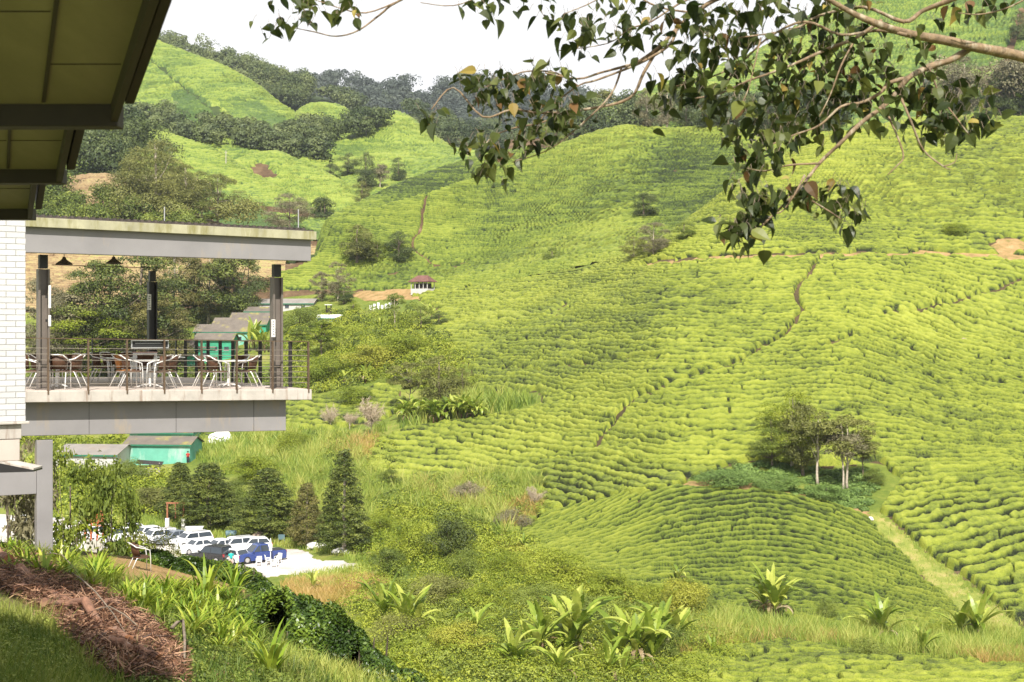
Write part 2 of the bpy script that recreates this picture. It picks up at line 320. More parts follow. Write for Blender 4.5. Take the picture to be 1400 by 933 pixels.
# ------------------------------------------------------------------ terrain: every hill is a loft through iso-curves (station, row, distance)
def Z(z, d): return HY+(CZ-z)/d*F
def pchip(Y, t):
    K = Y.shape[0]; dl = np.diff(Y, axis=0); m = np.zeros_like(Y); m[0] = dl[0]; m[-1] = dl[-1]
    a, b = dl[:-1], dl[1:]; s = a*b > 0
    with np.errstate(divide='ignore', invalid='ignore'): hm = 2*a*b/(a+b)
    m[1:-1] = np.where(s, hm, 0)
    i = np.clip(np.floor(t).astype(int), 0, K-2); u = (t-i)[:, None]
    h00 = 2*u**3-3*u**2+1; h10 = u**3-2*u**2+u; h01 = -2*u**3+3*u**2; h11 = u**3-u**2
    return h00*Y[i]+h10*m[i]+h01*Y[i+1]+h11*m[i+1]
class Surf:
    def __init__(s, curves, x0, x1, smooth=22, amp=.0035, sc=.035, seed=1):
        s.px = np.arange(x0, x1+1, 3.0); s.amp = amp; s.sc = sc; s.seed = seed
        k = np.exp(-.5*(np.arange(-3*smooth, 3*smooth+1, 3)/smooth)**2); k /= k.sum(); pad = len(k)//2
        D = []; P = []
        for c in curves:
            xs = [q[0] for q in c]; d = np.interp(s.px, xs, [q[2] for q in c]); p = np.interp(s.px, xs, [q[1] for q in c])
            D.append(np.convolve(np.pad(d, pad, 'edge'), k, 'valid')); P.append(np.convolve(np.pad(p, pad, 'edge'), k, 'valid'))
        s.D = np.array(D); s.Z = CZ-(np.array(P)-HY)/F*s.D; s.K = len(curves)
        s.tt = np.linspace(0, s.K-1, 60*(s.K-1)+1); s.d, s.z = s.grid(s.px, s.tt)
        s.py = HY+(CZ-s.z)/s.d*F
    def grid(s, px, t):
        Dk = np.array([np.interp(px, s.px, r) for r in s.D]); Zk = np.array([np.interp(px, s.px, r) for r in s.Z])
        d = pchip(Dk, t); z = pchip(Zk, t); X = (px[None, :]-CX)/F*d
        w = np.clip((d-25)/60, 0, 1)
        z = z+w*s.amp*np.clip(d, 20, 900)*(fbm(X*s.sc+300, d*s.sc+300, 4, s.seed)-.5)*2
        return d, z
    def hit(s, px, py, d0=0, d1=1e9):
        j = int(np.clip(round((px-s.px[0])/3), 0, len(s.px)-1)); col = s.py[:, j]
        if d0 > 0 or d1 < 1e8: col = np.where((s.d[:, j] < d0) | (s.d[:, j] > d1), 1e5, col)
        i = np.argmax(col <= py)
        if col[i] > py: i = int(np.argmin(np.abs(col-py)))
        if i > 0 and col[i-1] > py:
            f = (col[i-1]-py)/(col[i-1]-col[i]+1e-9); d = s.d[i-1, j]+f*(s.d[i, j]-s.d[i-1, j]); z = s.z[i-1, j]+f*(s.z[i, j]-s.z[i-1, j])
        else: d, z = s.d[i, j], s.z[i, j]
        return Vector(((px-CX)/F*d, d, z))
    def hits(s, px, py): return np.array([tuple(s.hit(a, b)) for a, b in zip(px, py)])
    def zat(s, X, Y):
        X = np.atleast_1d(X).astype(float); Y = np.atleast_1d(Y).astype(float); px = X/Y*F+CX; jf = np.clip((px-s.px[0])/3, 0, len(s.px)-1.001); j = jf.astype(int); out = np.empty(len(X))
        for n in range(len(X)):
            a = np.interp(Y[n], s.d[:, j[n]], s.z[:, j[n]]); b = np.interp(Y[n], s.d[:, j[n]+1], s.z[:, j[n]+1]); f = jf[n]-j[n]; out[n] = a*(1-f)+b*f
        return out
    def mesh(s, name, mat, sub=8, step=6, maskf=None):
        px = np.arange(s.px[0], s.px[-1]+1, step); t = np.linspace(0, s.K-1, sub*(s.K-1)+1); d, z = s.grid(px, t)
        X = (px[None, :]-CX)/F*d; n, m = d.shape; I = np.arange(n*m).reshape(n, m)
        tn = None
        if maskf is not None: PX = np.broadcast_to(px[None, :], d.shape); tn = maskf(PX, HY+(CZ-z)/d*F, d).astype(float).ravel()
        return meshobj(name, np.stack([X, d, z], -1).reshape(-1, 3), np.stack([I[:-1, :-1], I[:-1, 1:], I[1:, 1:], I[1:, :-1]], -1).reshape(-1, 4), mat, smooth=True, tint=tn)
def back(c, dd=60, dz=18): return [(x, Z(CZ-(p-HY)/F*d-dz, d+dd), d+dd) for x, p, d in c]
cA = [
 [(-400, 2100, 2), (1800, 2100, 2)],
 [(-400, 933, 13), (0, 935, 14), (200, 948, 17), (400, 958, 21), (600, 985, 24), (750, 1040, 26), (900, 1090, 26), (1800, 1330, 25)],
 [(-400, 725, 37), (0, 740, 34), (100, 752, 35), (200, 764, 37), (250, 776, 37), (300, 787, 37), (350, 802, 36), (440, 866, 34), (600, 940, 31), (750, 1010, 31), (900, 1080, 32), (1800, 1340, 32)],
 [(-400, Z(6, 56), 56), (400, Z(5.5, 56), 56), (600, Z(8, 56), 56), (750, Z(8, 56), 56), (900, Z(5, 56), 56), (1800, Z(3, 56), 56)],
 [(-400, Z(2, 88), 88), (300, Z(2, 88), 88), (600, Z(4.5, 84), 84), (750, Z(4, 84), 84), (900, Z(2, 86), 86), (1800, Z(1.6, 86), 86)],
 [(-400, Z(1.2, 118), 118), (400, Z(1.2, 118), 118), (600, Z(2.2, 120), 120), (750, Z(2.6, 128), 128), (900, 812, 124), (1050, 838, 122), (1200, 850, 120), (1400, 864, 116), (1800, 900, 112)],
 [(-400, Z(1.2, 158), 158), (400, Z(1.2, 158), 158), (500, 722, 158), (600, 705, 160), (750, 690, 158), (900, 670, 150), (1050, 674, 147), (1200, 708, 143), (1400, 750, 137), (1800, 790, 132)],
 [(-400, 640, 205), (200, 645, 200), (400, 655, 184), (600, 650, 178), (750, 660, 166), (900, 655, 156), (1050, 652, 155), (1200, 672, 151), (1400, 715, 144), (1800, 760, 138)],
 [(-400, 560, 250), (200, 560, 250), (400, 560, 230), (600, 560, 215), (750, 540, 198), (900, 520, 181), (1050, 515, 180), (1130, 535, 184), (1200, 530, 182), (1400, 585, 166), (1800, 640, 155)],
 [(-400, 500, 285), (200, 500, 285), (400, 480, 270), (600, 470, 250), (750, 450, 232), (900, 430, 205), (1050, 428, 200), (1200, 430, 204), (1400, 470, 192), (1800, 500, 184)],
 [(-400, 432, 330), (200, 440, 330), (400, 416, 318), (600, 402, 298), (750, 385, 272), (900, 364, 230), (1050, 354, 220), (1200, 350, 224), (1400, 362, 224), (1800, 366, 222)],
 [(-400, 428, 333), (200, 436, 333), (400, 412, 321), (600, 399, 300), (750, 382, 275), (900, 359, 233), (1050, 349, 223), (1200, 345, 227), (1400, 355, 227), (1800, 360, 225)],
 [(-400, 425, 336), (200, 430, 336), (400, 406, 324), (600, 394, 304), (750, 376, 283), (850, 355, 262), (900, 336, 256), (960, 288, 264), (1020, 240, 274), (1130, 190, 286), (1250, 168, 298), (1400, 166, 305), (1800, 170, 310)]]
cA.append(back(cA[-1], 45, 6))
SA = Surf(cA, -390, 1790, amp=.0022, sc=.05)
bf = [(x, p+14, d-22) for x, p, d in [(300, 425, 358), (380, 414, 358), (500, 406, 350), (600, 392, 340), (700, 372, 330), (850, 344, 316), (1000, 300, 310), (1250, 260, 330)]]
bc = [(300, 425, 346), (405, 415, 346), (430, 368, 348), (442, 318, 350), (480, 300, 358), (540, 284, 364), (600, 266, 370), (650, 242, 380), (700, 227, 388), (760, 206, 395), (820, 184, 400), (860, 176, 402), (930, 180, 402), (1000, 180, 400), (1100, 185, 400), (1250, 195, 400)]
SB = Surf([bf, [(300, 412, 340), (380, 404, 339), (500, 400, 330), (600, 390, 322), (700, 372, 314), (850, 346, 302), (900, 330, 300), (1000, 300, 312), (1250, 260, 330)],
           [(380, 388, 342), (500, 368, 346), (600, 362, 352), (650, 357, 354), (700, 348, 346), (850, 312, 330), (900, 305, 328), (1000, 262, 340), (1250, 235, 350)],
           [(380, 378, 343), (500, 325, 352), (600, 316, 362), (650, 300, 368), (700, 286, 368), (850, 245, 366), (900, 255, 358), (1000, 222, 368), (1250, 215, 372)], bc, back(bc, 50, 15)], 300, 1250, smooth=14, amp=.0035, sc=.03, seed=5)
b2c = [(390, 425, 372), (425, 380, 376), (440, 308, 382), (480, 283, 400), (540, 258, 420), (600, 236, 440), (660, 214, 450), (720, 206, 460), (820, 215, 460)]
SB2 = Surf([[(380, 380, 345), (820, 330, 400)], [(380, 362, 355), (820, 300, 420)], b2c, back(b2c)], 390, 820, smooth=6, amp=.004, sc=.03, seed=8)
gc = [(680, 262, 500), (760, 195, 510), (800, 170, 515), (850, 148, 520), (900, 128, 530), (1000, 100, 550), (1060, 74, 560), (1110, 34, 570), (1150, -10, 580), (1250, -90, 600), (1400, -150, 620), (1800, -190, 620)]
SG = Surf([[(800, 260, 430), (1800, 260, 430)], [(800, 215, 460), (1100, 190, 450), (1400, 165, 440), (1800, 165, 440)], [(800, 190, 490), (1100, 110, 510), (1400, 30, 520), (1800, 10, 520)], gc, back(gc)], 690, 1790, smooth=14, amp=.008, sc=.02, seed=11)
dc = [(-100, 30, 760), (100, 45, 760), (205, 56, 760), (250, 76, 750), (300, 96, 730), (350, 126, 700), (400, 163, 660), (440, 192, 640), (480, 215, 620)]
SD = Surf([[(-100, 300, 530), (480, 300, 530)], [(-100, 235, 560), (200, 232, 560), (330, 225, 560), (400, 215, 575), (480, 240, 575)], [(-100, 140, 650), (200, 140, 650), (300, 160, 640), (400, 190, 620), (480, 228, 600)], dc, back(dc)], -390, 480, smooth=8, amp=.009, sc=.016, seed=21)
ec = [(-100, 5, 1000), (150, 36, 1000), (215, 62, 990), (260, 76, 980), (300, 90, 960), (340, 104, 950), (400, 124, 930), (440, 136, 920), (500, 160, 900), (560, 185, 880), (640, 215, 860)]
SE = Surf([[(-100, 240, 770), (640, 240, 770)], [(-100, 150, 840), (300, 160, 830), (640, 215, 830)], ec, back(ec, 100, 30)], -390, 640, smooth=8, amp=.009, sc=.012, seed=31)
fc = [(330, 128, 1500), (400, 118, 1500), (430, 113, 1500), (500, 124, 1480), (560, 128, 1460), (582, 137, 1450), (640, 120, 1450), (700, 124, 1450), (760, 136, 1450), (830, 150, 1450), (900, 146, 1450), (1100, 160, 1450)]
SF = Surf([[(330, 260, 1000), (1100, 260, 1000)], [(330, 190, 1150), (600, 185, 1150), (1100, 200, 1150)], fc, back(fc, 150, 60)], 330, 1100, smooth=8, amp=.007, sc=.01, seed=41)
k1 = [(380, 178, 770), (400, 158, 780), (420, 144, 785), (450, 141, 785), (480, 152, 780), (505, 172, 770), (530, 195, 760)]
SK = Surf([[(380, 250, 640), (530, 250, 640)], [(380, 200, 720), (530, 205, 720)], k1, back(k1)], 380, 530, smooth=8, amp=.006, sc=.02, seed=51)
k2 = [(380, 235, 600), (430, 212, 610), (470, 196, 620), (510, 170, 640), (540, 157, 650), (560, 166, 650), (585, 188, 640), (620, 208, 630), (700, 216, 620), (900, 225, 600)]
SK2 = Surf([[(380, 300, 480), (900, 280, 480)], [(380, 270, 520), (900, 255, 520)], [(380, 250, 560), (540, 205, 590), (900, 238, 560)], k2, back(k2)], 380, 900, smooth=6, amp=.006, sc=.02, seed=61)
ccv = [(-100, 160, 520), (100, 172, 520), (200, 180, 515), (240, 191, 510), (300, 214, 500), (350, 246, 490), (400, 272, 480), (440, 291, 470), (520, 320, 450)]
SC = Surf([[(-100, 380, 400), (520, 380, 400)], [(-100, 300, 440), (200, 300, 440), (350, 310, 440), (520, 335, 430)], ccv, back(ccv)], -390, 520, smooth=8, amp=.004, sc=.025, seed=71)
c2 = [(300, 235, 505), (335, 216, 520), (380, 208, 530), (430, 231, 520), (470, 252, 510), (500, 280, 500), (530, 310, 490)]
SC2 = Surf([[(300, 330, 430), (530, 340, 430)], [(300, 285, 470), (530, 325, 460)], c2, back(c2)], 300, 530, smooth=8, amp=.004, sc=.025, seed=81)
hc = [(-390, 285, 440), (0, 280, 440), (100, 248, 450), (150, 242, 450), (200, 256, 445), (240, 282, 430), (300, 306, 420), (350, 320, 410), (440, 338, 380), (520, 372, 368)]
SH = Surf([[(-390, 450, 342), (520, 412, 342)], [(-390, 424, 350), (200, 428, 350), (520, 396, 350)], [(-390, 350, 390), (200, 355, 385), (350, 360, 375), (520, 385, 356)], hc, back(hc)], -390, 520, smooth=10, amp=.004, sc=.03, seed=91)
LAYERS = [('ground', SA, 'meadow'), ('hill', SB, 'soil'), ('hill', SB2, 'soil'), ('hill', SG, 'soil'), ('hill', SD, 'wood_floor'), ('hill', SE, 'wood_floor'), ('hill', SF, 'wood_floor'), ('hill', SK, 'wood_floor'), ('hill', SK2, 'wood_floor'), ('hill', SC, 'soil'), ('hill', SC2, 'soil'), ('hill', SH, 'soil')]
DESC = {'0': 'rough grassy valley ground running up to the big tea hill', '1': 'soil of the middle tea hill behind the small pavilion', '2': 'soil of the ridge behind the middle tea hill', '3': 'soil of the high hill behind the overhanging branch', '4': 'soil of the tall tea hill beside the eaves', '5': 'wooded ridge behind the tall tea hill', '6': 'far dark wooded ridge on the skyline', '7': 'small round hill below the wooded ridge', '8': 'saddle hill in the middle distance', '9': 'soil of the long spur above the deck roof', '10': 'soil of the bright mound beside the long spur', '11': 'bare brown hillside behind the deck'}
POLY_ROW = [(690, 745), (750, 703), (830, 684), (930, 668), (1040, 672), (1120, 690), (1180, 706), (1215, 742), (1262, 790), (1310, 835), (1320, 880), (1150, 862), (1060, 846), (985, 838), (900, 815), (840, 800), (760, 775)]
POLY_TEA = [(488, 613), (560, 588), (640, 576), (700, 566), (745, 556), (735, 535), (655, 540), (640, 500), (600, 470), (583, 445), (600, 425), (560, 402), (600, 399), (720, 382), (820, 366), (900, 330), (900, 100), (1700, 100), (1700, 950), (1455, 905), (1400, 862), (1330, 800), (1262, 750), (1205, 700), (1235, 655), (1200, 632), (1130, 640), (1030, 630), (940, 655), (930, 668), (830, 684), (750, 705), (700, 745), (670, 720), (700, 690), (745, 668), (740, 655), (640, 655), (560, 668), (500, 650)]
POLY_TEAL = [(385, 560), (400, 548), (450, 542), (520, 525), (545, 535), (560, 560), (520, 575), (440, 590), (385, 585)]
POLY_FRONT = [(905, 925), (940, 900), (1000, 890), (1100, 882), (1180, 893), (1300, 905), (1420, 915), (1500, 925), (1500, 1100), (850, 1100)]
def _tm(px, py, d): return (inpoly(px, py, POLY_TEA) | inpoly(px, py, POLY_ROW) | inpoly(px, py, POLY_TEAL) | inpoly(px, py, POLY_FRONT)) & (d > 70)
for i, (nm, s_, m_) in enumerate(LAYERS):
    o_ = s_.mesh(nm, M['valley'], 20, 4, _tm) if i == 0 else s_.mesh(nm, M[m_])
    if i == 0:
        co = np.empty(len(o_.data.vertices)*3, np.float32); o_.data.vertices.foreach_get('co', co); at_ = o_.data.attributes.new('near', 'FLOAT', 'POINT'); at_.data.foreach_set('value', np.clip((60-co[1::3])/12, 0, 1).astype(np.float32))
    tag(o_, DESC[str(i)], 'terrain', kind='structure')
# a base sheet reaching the horizon behind the hills
bm_ = MB(); bm_.add([(-6000, -300, -12), (6000, -300, -12), (6000, 7000, -12), (-6000, 7000, -12)], [(0, 1, 2, 3)]); tag(bm_.build('terrain', M['meadow']), 'low plain beyond the hills', 'terrain', kind='structure')

# ------------------------------------------------------------------ tea: a clipped mass of bushes that follows the slope
def tea(name, S, px0, px1, ta, tb, mat, label, step=1.3, vstep=.85, k=1.0, H=.78, dz=.48, mask=None, sfun=None, regular=0, Lb=6.5, seed=3, sink=.3, gapmul=1.0, tintadd=0.0, tintf=None):
    px = np.arange(px0, px1+.1, step); ts = []
    for a in range(int(ta), int(math.ceil(tb))):
        lo, hi = max(a, ta), min(a+1, tb); jj = (s_px := (S.px >= px0) & (S.px <= px1)); i0 = int(lo*60); i1 = int(hi*60)
        span = np.percentile(np.abs(S.py[i1][jj]-S.py[i0][jj]), 85); n = max(4, int(span/vstep)); ts.append(np.linspace(lo, hi, n, endpoint=False))
    t = np.concatenate(ts+[np.array([tb])]); d, z = S.grid(px, t); PX = np.broadcast_to(px[None, :], d.shape); X = (PX-CX)/F*d; PY = HY+(CZ-z)/d*F
    Y = d; s = z if sfun is None else sfun(X, Y, z, PX, PY)
    rowm = dz*2.35 if not regular else 1.05
    s = s/(dz*k)+(1.15-.95*regular)*(fbm(X/(11*k), Y/(11*k), 3, seed)-.5)*2+(.5-.45*regular)*(vn(X/(2.6*k), Y/(2.6*k), seed+2)-.5)
    b = np.round(s); dv = np.abs(s-b)*rowm*k; r = np.floor(s)
    gs = np.clip((vn(X/(2.4*k)+b*3.7, b*7.31, seed+5)-(.27-.36*regular))*3.6, .12, 1.2)*gapmul
    u = X/(Lb*k)+_hash(r, r*0, seed)*9+(fbm(X/(3*k), Y/(3*k), 2, seed+9)-.5)*.8
    c = np.round(u); du = np.abs(u-c)*Lb*k; gu = np.clip((_hash(c, r, seed+3)-.55)*2.2, 0, 1)*(1-.25*regular)
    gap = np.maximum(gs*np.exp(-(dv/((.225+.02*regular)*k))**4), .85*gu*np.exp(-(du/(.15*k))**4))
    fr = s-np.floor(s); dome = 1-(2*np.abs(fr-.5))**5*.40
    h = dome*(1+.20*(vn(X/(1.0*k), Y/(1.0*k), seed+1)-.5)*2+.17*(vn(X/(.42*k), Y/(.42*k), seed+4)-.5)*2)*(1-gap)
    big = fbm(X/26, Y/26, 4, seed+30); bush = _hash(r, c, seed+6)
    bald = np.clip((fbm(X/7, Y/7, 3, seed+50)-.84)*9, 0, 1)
    tint = .55+.62*(big-.5)+.26*(bush-.5)+.45*(np.clip(h, 0, 1)-.85)-1.0*gap+.26*(vn(X/.45, Y/.45, seed+8)-.5)+tintadd  # gaps and low sides darkened: older leaves, plus shade put into the tint
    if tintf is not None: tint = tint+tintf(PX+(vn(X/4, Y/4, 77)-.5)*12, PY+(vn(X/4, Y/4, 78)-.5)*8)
    h = h*(1-bald)-bald*.4
    ok = np.ones(d.shape, bool)
    if mask is not None:
        jx = (vn(X/2.2, Y/2.2, seed+12)-.5)*9; jy = (vn(X/2.2+40, Y/2.2, seed+13)-.5)*6; ok = mask(PX+jx, PY+jy)
        e = ok.astype(float); 
        for _ in range(2): e = (e+np.roll(e, 1, 0)+np.roll(e, -1, 0)+np.roll(e, 1, 1)+np.roll(e, -1, 1))/5
        h = h*np.clip(e*1.6-.6, 0, 1)-(1-np.clip(e*1.5-.3, 0, 1))*.5
    zz = z+H*k*h-sink*k*gap-.02
    # lean a little across rows so that faces of bushes are rounded
    n, m = d.shape; I = np.arange(n*m).reshape(n, m); Fq = np.stack([I[:-1, :-1], I[:-1, 1:], I[1:, 1:], I[1:, :-1]], -1)
    keep = ok[:-1, :-1] | ok[:-1, 1:] | ok[1:, 1:] | ok[1:, :-1]; Fq = Fq[keep]
    V = np.stack([X, Y, zz], -1).reshape(-1, 3); used = np.unique(Fq); mp_ = np.full(n*m, -1); mp_[used] = np.arange(len(used))
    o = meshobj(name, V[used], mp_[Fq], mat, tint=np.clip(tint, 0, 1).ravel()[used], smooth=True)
    return tag(o, label, 'tea bushes', kind='stuff')
LINES = [([(880, 365), (940, 357), (1040, 352), (1130, 350), (1250, 349), (1340, 352), (1440, 357)], 3.0), ([(1125, 352), (1105, 380), (1085, 400), (1100, 430), (1060, 470), (1010, 500), (940, 520), (870, 545), (830, 590), (812, 615)], 2.0),
         ([(1400, 385), (1330, 408), (1260, 425), (1200, 432)], 2.2), ([(1195, 458), (1150, 468), (1110, 478)], 1.6), ([(690, 505), (760, 508), (850, 492), (900, 490)], 1.3)]
def mask_main(px, py):
    ok = inpoly(px, py, POLY_TEA)
    for ln, w in LINES: ok &= polydist(px, py, ln) > w
    for cx_, cy_, rx, ry in ((1378, 338, 24, 12),): ok &= ((px-cx_)/rx)**2+((py-cy_)/ry)**2 > 1
    return ok
def s_main(X, Y, z, PX, PY):
    a = np.clip((PX-1090)/240, 0, 1); a = a*a*(3-2*a); up = np.clip((PY-300)/160, 0, 1)*np.clip((660-PY)/160, 0, 1)
    lo = np.clip((PY-600)/100, 0, 1)*np.clip((PX-1180)/80, 0, 1)
    return z+a*up*.24*(X-(1090-CX)/F*Y)-lo*.10*(X-(1200-CX)/F*Y)+.25*np.sin(X/16)
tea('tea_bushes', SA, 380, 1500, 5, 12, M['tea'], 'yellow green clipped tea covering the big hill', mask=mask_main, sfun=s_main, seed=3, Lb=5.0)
def s_row(X, Y, z, PX, PY):
    x0 = (1040-CX)/F*135; return .5*(Y+np.where(X < x0, .017, .040)*(X-x0)**2)
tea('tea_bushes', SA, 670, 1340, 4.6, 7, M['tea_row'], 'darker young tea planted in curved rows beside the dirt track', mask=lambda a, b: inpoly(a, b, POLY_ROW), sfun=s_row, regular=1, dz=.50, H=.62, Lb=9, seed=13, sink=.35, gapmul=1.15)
tea('tea_bushes', SA, 380, 570, 7, 10, M['tea'], 'small tea patch beside the end of the deck', mask=lambda a, b: inpoly(a, b, POLY_TEAL), seed=23)
tea('tea_bushes', SA, 850, 1500, 3.3, 5, M['tea'], 'low tea patch along the bottom edge in front of the tall grass', mask=lambda a, b: inpoly(a, b, POLY_FRONT), seed=33, sfun=lambda X, Y, z, PX, PY: z+Y*.42, Lb=2.6, H=.7)
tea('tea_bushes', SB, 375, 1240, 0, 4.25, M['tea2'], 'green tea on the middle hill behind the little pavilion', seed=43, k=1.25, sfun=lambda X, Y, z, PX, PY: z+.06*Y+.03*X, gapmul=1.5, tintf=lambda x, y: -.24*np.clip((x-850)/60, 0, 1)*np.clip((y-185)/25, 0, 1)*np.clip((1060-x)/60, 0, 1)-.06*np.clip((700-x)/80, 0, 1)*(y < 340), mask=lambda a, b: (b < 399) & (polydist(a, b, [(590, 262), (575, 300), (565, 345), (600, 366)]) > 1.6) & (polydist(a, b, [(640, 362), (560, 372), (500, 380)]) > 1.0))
tea('tea_bushes', SB2, 391, 800, .6, 2.2, M['tea2'], 'green tea on the narrow ridge behind the middle hill', seed=53, k=1.4, tintadd=-.26)
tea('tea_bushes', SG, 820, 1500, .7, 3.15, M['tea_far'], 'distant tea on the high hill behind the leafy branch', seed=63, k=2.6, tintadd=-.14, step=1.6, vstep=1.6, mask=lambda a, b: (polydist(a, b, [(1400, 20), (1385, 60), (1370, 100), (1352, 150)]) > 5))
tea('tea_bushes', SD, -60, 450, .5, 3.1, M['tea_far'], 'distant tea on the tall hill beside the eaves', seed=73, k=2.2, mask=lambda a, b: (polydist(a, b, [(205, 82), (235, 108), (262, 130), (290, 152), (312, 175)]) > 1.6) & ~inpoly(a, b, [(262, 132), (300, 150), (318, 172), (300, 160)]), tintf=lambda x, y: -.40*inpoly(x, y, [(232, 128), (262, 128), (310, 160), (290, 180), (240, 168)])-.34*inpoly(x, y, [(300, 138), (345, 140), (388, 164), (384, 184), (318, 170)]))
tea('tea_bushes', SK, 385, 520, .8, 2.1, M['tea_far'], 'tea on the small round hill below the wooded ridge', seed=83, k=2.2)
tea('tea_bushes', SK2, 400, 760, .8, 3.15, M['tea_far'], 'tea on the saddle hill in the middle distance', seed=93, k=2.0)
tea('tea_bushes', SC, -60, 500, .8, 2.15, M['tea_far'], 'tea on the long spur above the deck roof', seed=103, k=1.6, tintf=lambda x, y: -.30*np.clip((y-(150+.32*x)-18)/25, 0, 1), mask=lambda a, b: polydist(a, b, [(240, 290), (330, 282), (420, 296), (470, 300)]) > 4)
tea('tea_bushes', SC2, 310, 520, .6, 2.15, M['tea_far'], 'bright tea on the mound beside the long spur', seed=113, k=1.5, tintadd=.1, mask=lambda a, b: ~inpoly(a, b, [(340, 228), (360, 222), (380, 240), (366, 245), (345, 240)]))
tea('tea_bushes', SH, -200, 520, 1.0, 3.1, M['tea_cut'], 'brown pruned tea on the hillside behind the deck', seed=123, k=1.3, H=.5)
def sheet(name, poly, mat, label, S=SA, lift=.10, step=3, vs=2.5, d0=0, d1=1e9):
    xs = [p[0] for p in poly]; ys = [p[1] for p in poly]; px = np.arange(min(xs), max(xs)+step, step); py = np.arange(max(ys), min(ys)-vs, -vs)
    P = np.array([[tuple(S.hit(a, b, d0, d1)) for a in px] for b in py]); n, m = P.shape[:2]; PX, PY = np.meshgrid(px, py); 
    ok = inpoly(PX+(vn(PX/7, PY/3, 3)-.5)*14+(vn(PX/2.5, PY/2, 5)-.5)*7, PY+(vn(PX/9, PY/4, 4)-.5)*5, poly); I = np.arange(n*m).reshape(n, m); Fq = np.stack([I[:-1, :-1], I[:-1, 1:], I[1:, 1:], I[1:, :-1]], -1)
    P[..., 2] += np.where(ok, lift, -.25); Fq = Fq[(ok[:-1, :-1] | ok[1:, 1:] | ok[1:, :-1] | ok[:-1, 1:])]
    return tag(meshobj(name, P.reshape(-1, 3), Fq, mat, smooth=True), label, 'ground', kind='structure')
sheet('car_park', [(-60, 700), (60, 706), (160, 718), (260, 733), (330, 745), (410, 752), (440, 765), (495, 772), (490, 780), (440, 784), (380, 787), (330, 792), (200, 800), (-60, 800)], M['gravel'], 'pale gravel car park in the valley', lift=.08, step=2, vs=1.2, d0=60)
sheet('dirt_path', [(1185, 700), (1203, 702), (1256, 752), (1322, 804), (1394, 858), (1464, 908), (1440, 915), (1390, 880), (1310, 835), (1262, 790), (1215, 742), (1192, 716)], M['path'], 'straw coloured track between the two tea slopes', lift=.12)
sheet('dirt_path', [(930, 660), (1000, 655), (1060, 668), (1130, 684), (1190, 700), (1185, 712), (1110, 690), (1040, 676), (940, 672)], M['clay'], 'reddish track below the clump of trees', lift=.12)
sheet('dirt_path', [(120, 758), (180, 764), (260, 782), (325, 798), (335, 812), (240, 806), (160, 792)], M['clay'], 'bare clay terrace under the lone chair', lift=.05, step=2, vs=1, d1=40)
sheet('dirt_path', [(860, 371), (890, 360), (960, 353), (1040, 349), (1240, 346), (1262, 340), (1300, 346), (1345, 340), (1362, 326), (1400, 328), (1450, 342), (1450, 364), (1390, 360), (1300, 355), (1140, 354), (1000, 357), (920, 364)], M['clay'], 'clay track crossing the big tea hill', lift=.12, vs=1.5)
sheet('dirt_path', [(490, 398), (560, 396), (600, 398), (590, 408), (520, 412), (480, 408)], M['clay'], 'bare yard in front of the red roofed shelter', lift=.1, vs=1)
# ------------------------------------------------------------------ foliage
def leaves(C, N, size, seed, aspect=1.9, tint=None, droop=0.0):
    """quads at C facing roughly N; returns V,F,tint"""
    g = np.random.default_rng(seed); n = len(C); N = N/np.linalg.norm(N, axis=1, keepdims=True)
    a = g.normal(size=(n, 3)); a[:, 2] -= droop; a -= N*np.sum(a*N, 1, keepdims=True); a /= np.linalg.norm(a, axis=1, keepdims=True)+1e-9; b = np.cross(N, a)
    L_ = (size*(.65+.7*g.random(n)))[:, None]; W = L_/aspect
    V = np.stack([C-a*L_*.5, C+b*W*.5+N*L_*.08, C+a*L_*.5, C-b*W*.5+N*L_*.08], 1).reshape(-1, 3)
    Fq = np.arange(n*4).reshape(n, 4); return V, Fq, np.repeat(tint if tint is not None else g.random(n), 4)
def crown(name, blobs, n, size, mat, seed, parent=None, shell=.72, flat=1.0, aspect=1.9, up=.35, rough=.35, droop=0.0, spread=.35):
    """blobs: (x,y,z,r[,flat]) clumps of leaves; light and dark clumps, gaps between them"""
    g = np.random.default_rng(seed); B = np.array([(b[0], b[1], b[2], b[3], b[4] if len(b) > 4 else flat) for b in blobs], float)
    w = B[:, 3]**2; i = g.choice(len(B), n, p=w/w.sum()); u = g.normal(size=(n, 3)); u /= np.linalg.norm(u, axis=1, keepdims=True)
    low = u[:, 2] < -.35; u[low, 2] *= -.6; rr = B[i, 3]*(shell+(1.05-shell)*g.random(n)**.6)
    lump = vn(u[:, 0]*2.6+i*3.1, u[:, 1]*2.6+u[:, 2]*2.1, seed)-.5; rr *= 1+rough*lump*1.6
    P = B[i, :3]+u*rr[:, None]*np.array([1, 1, 1])[None]*np.stack([np.ones(n), np.ones(n), B[i, 4]], 1)
    N = u+g.normal(size=(n, 3))*spread; N[:, 2] += up
    t = .5+.34*(_hash(i, i*0, seed)-.5)*2*.55+.5*lump*.6+.30*(g.random(n)-.5); V, Fq, tt = leaves(P, N, size, seed+1, aspect, t, droop)
    return meshobj(name, V, Fq, mat, parent, np.clip(tt, 0, 1))
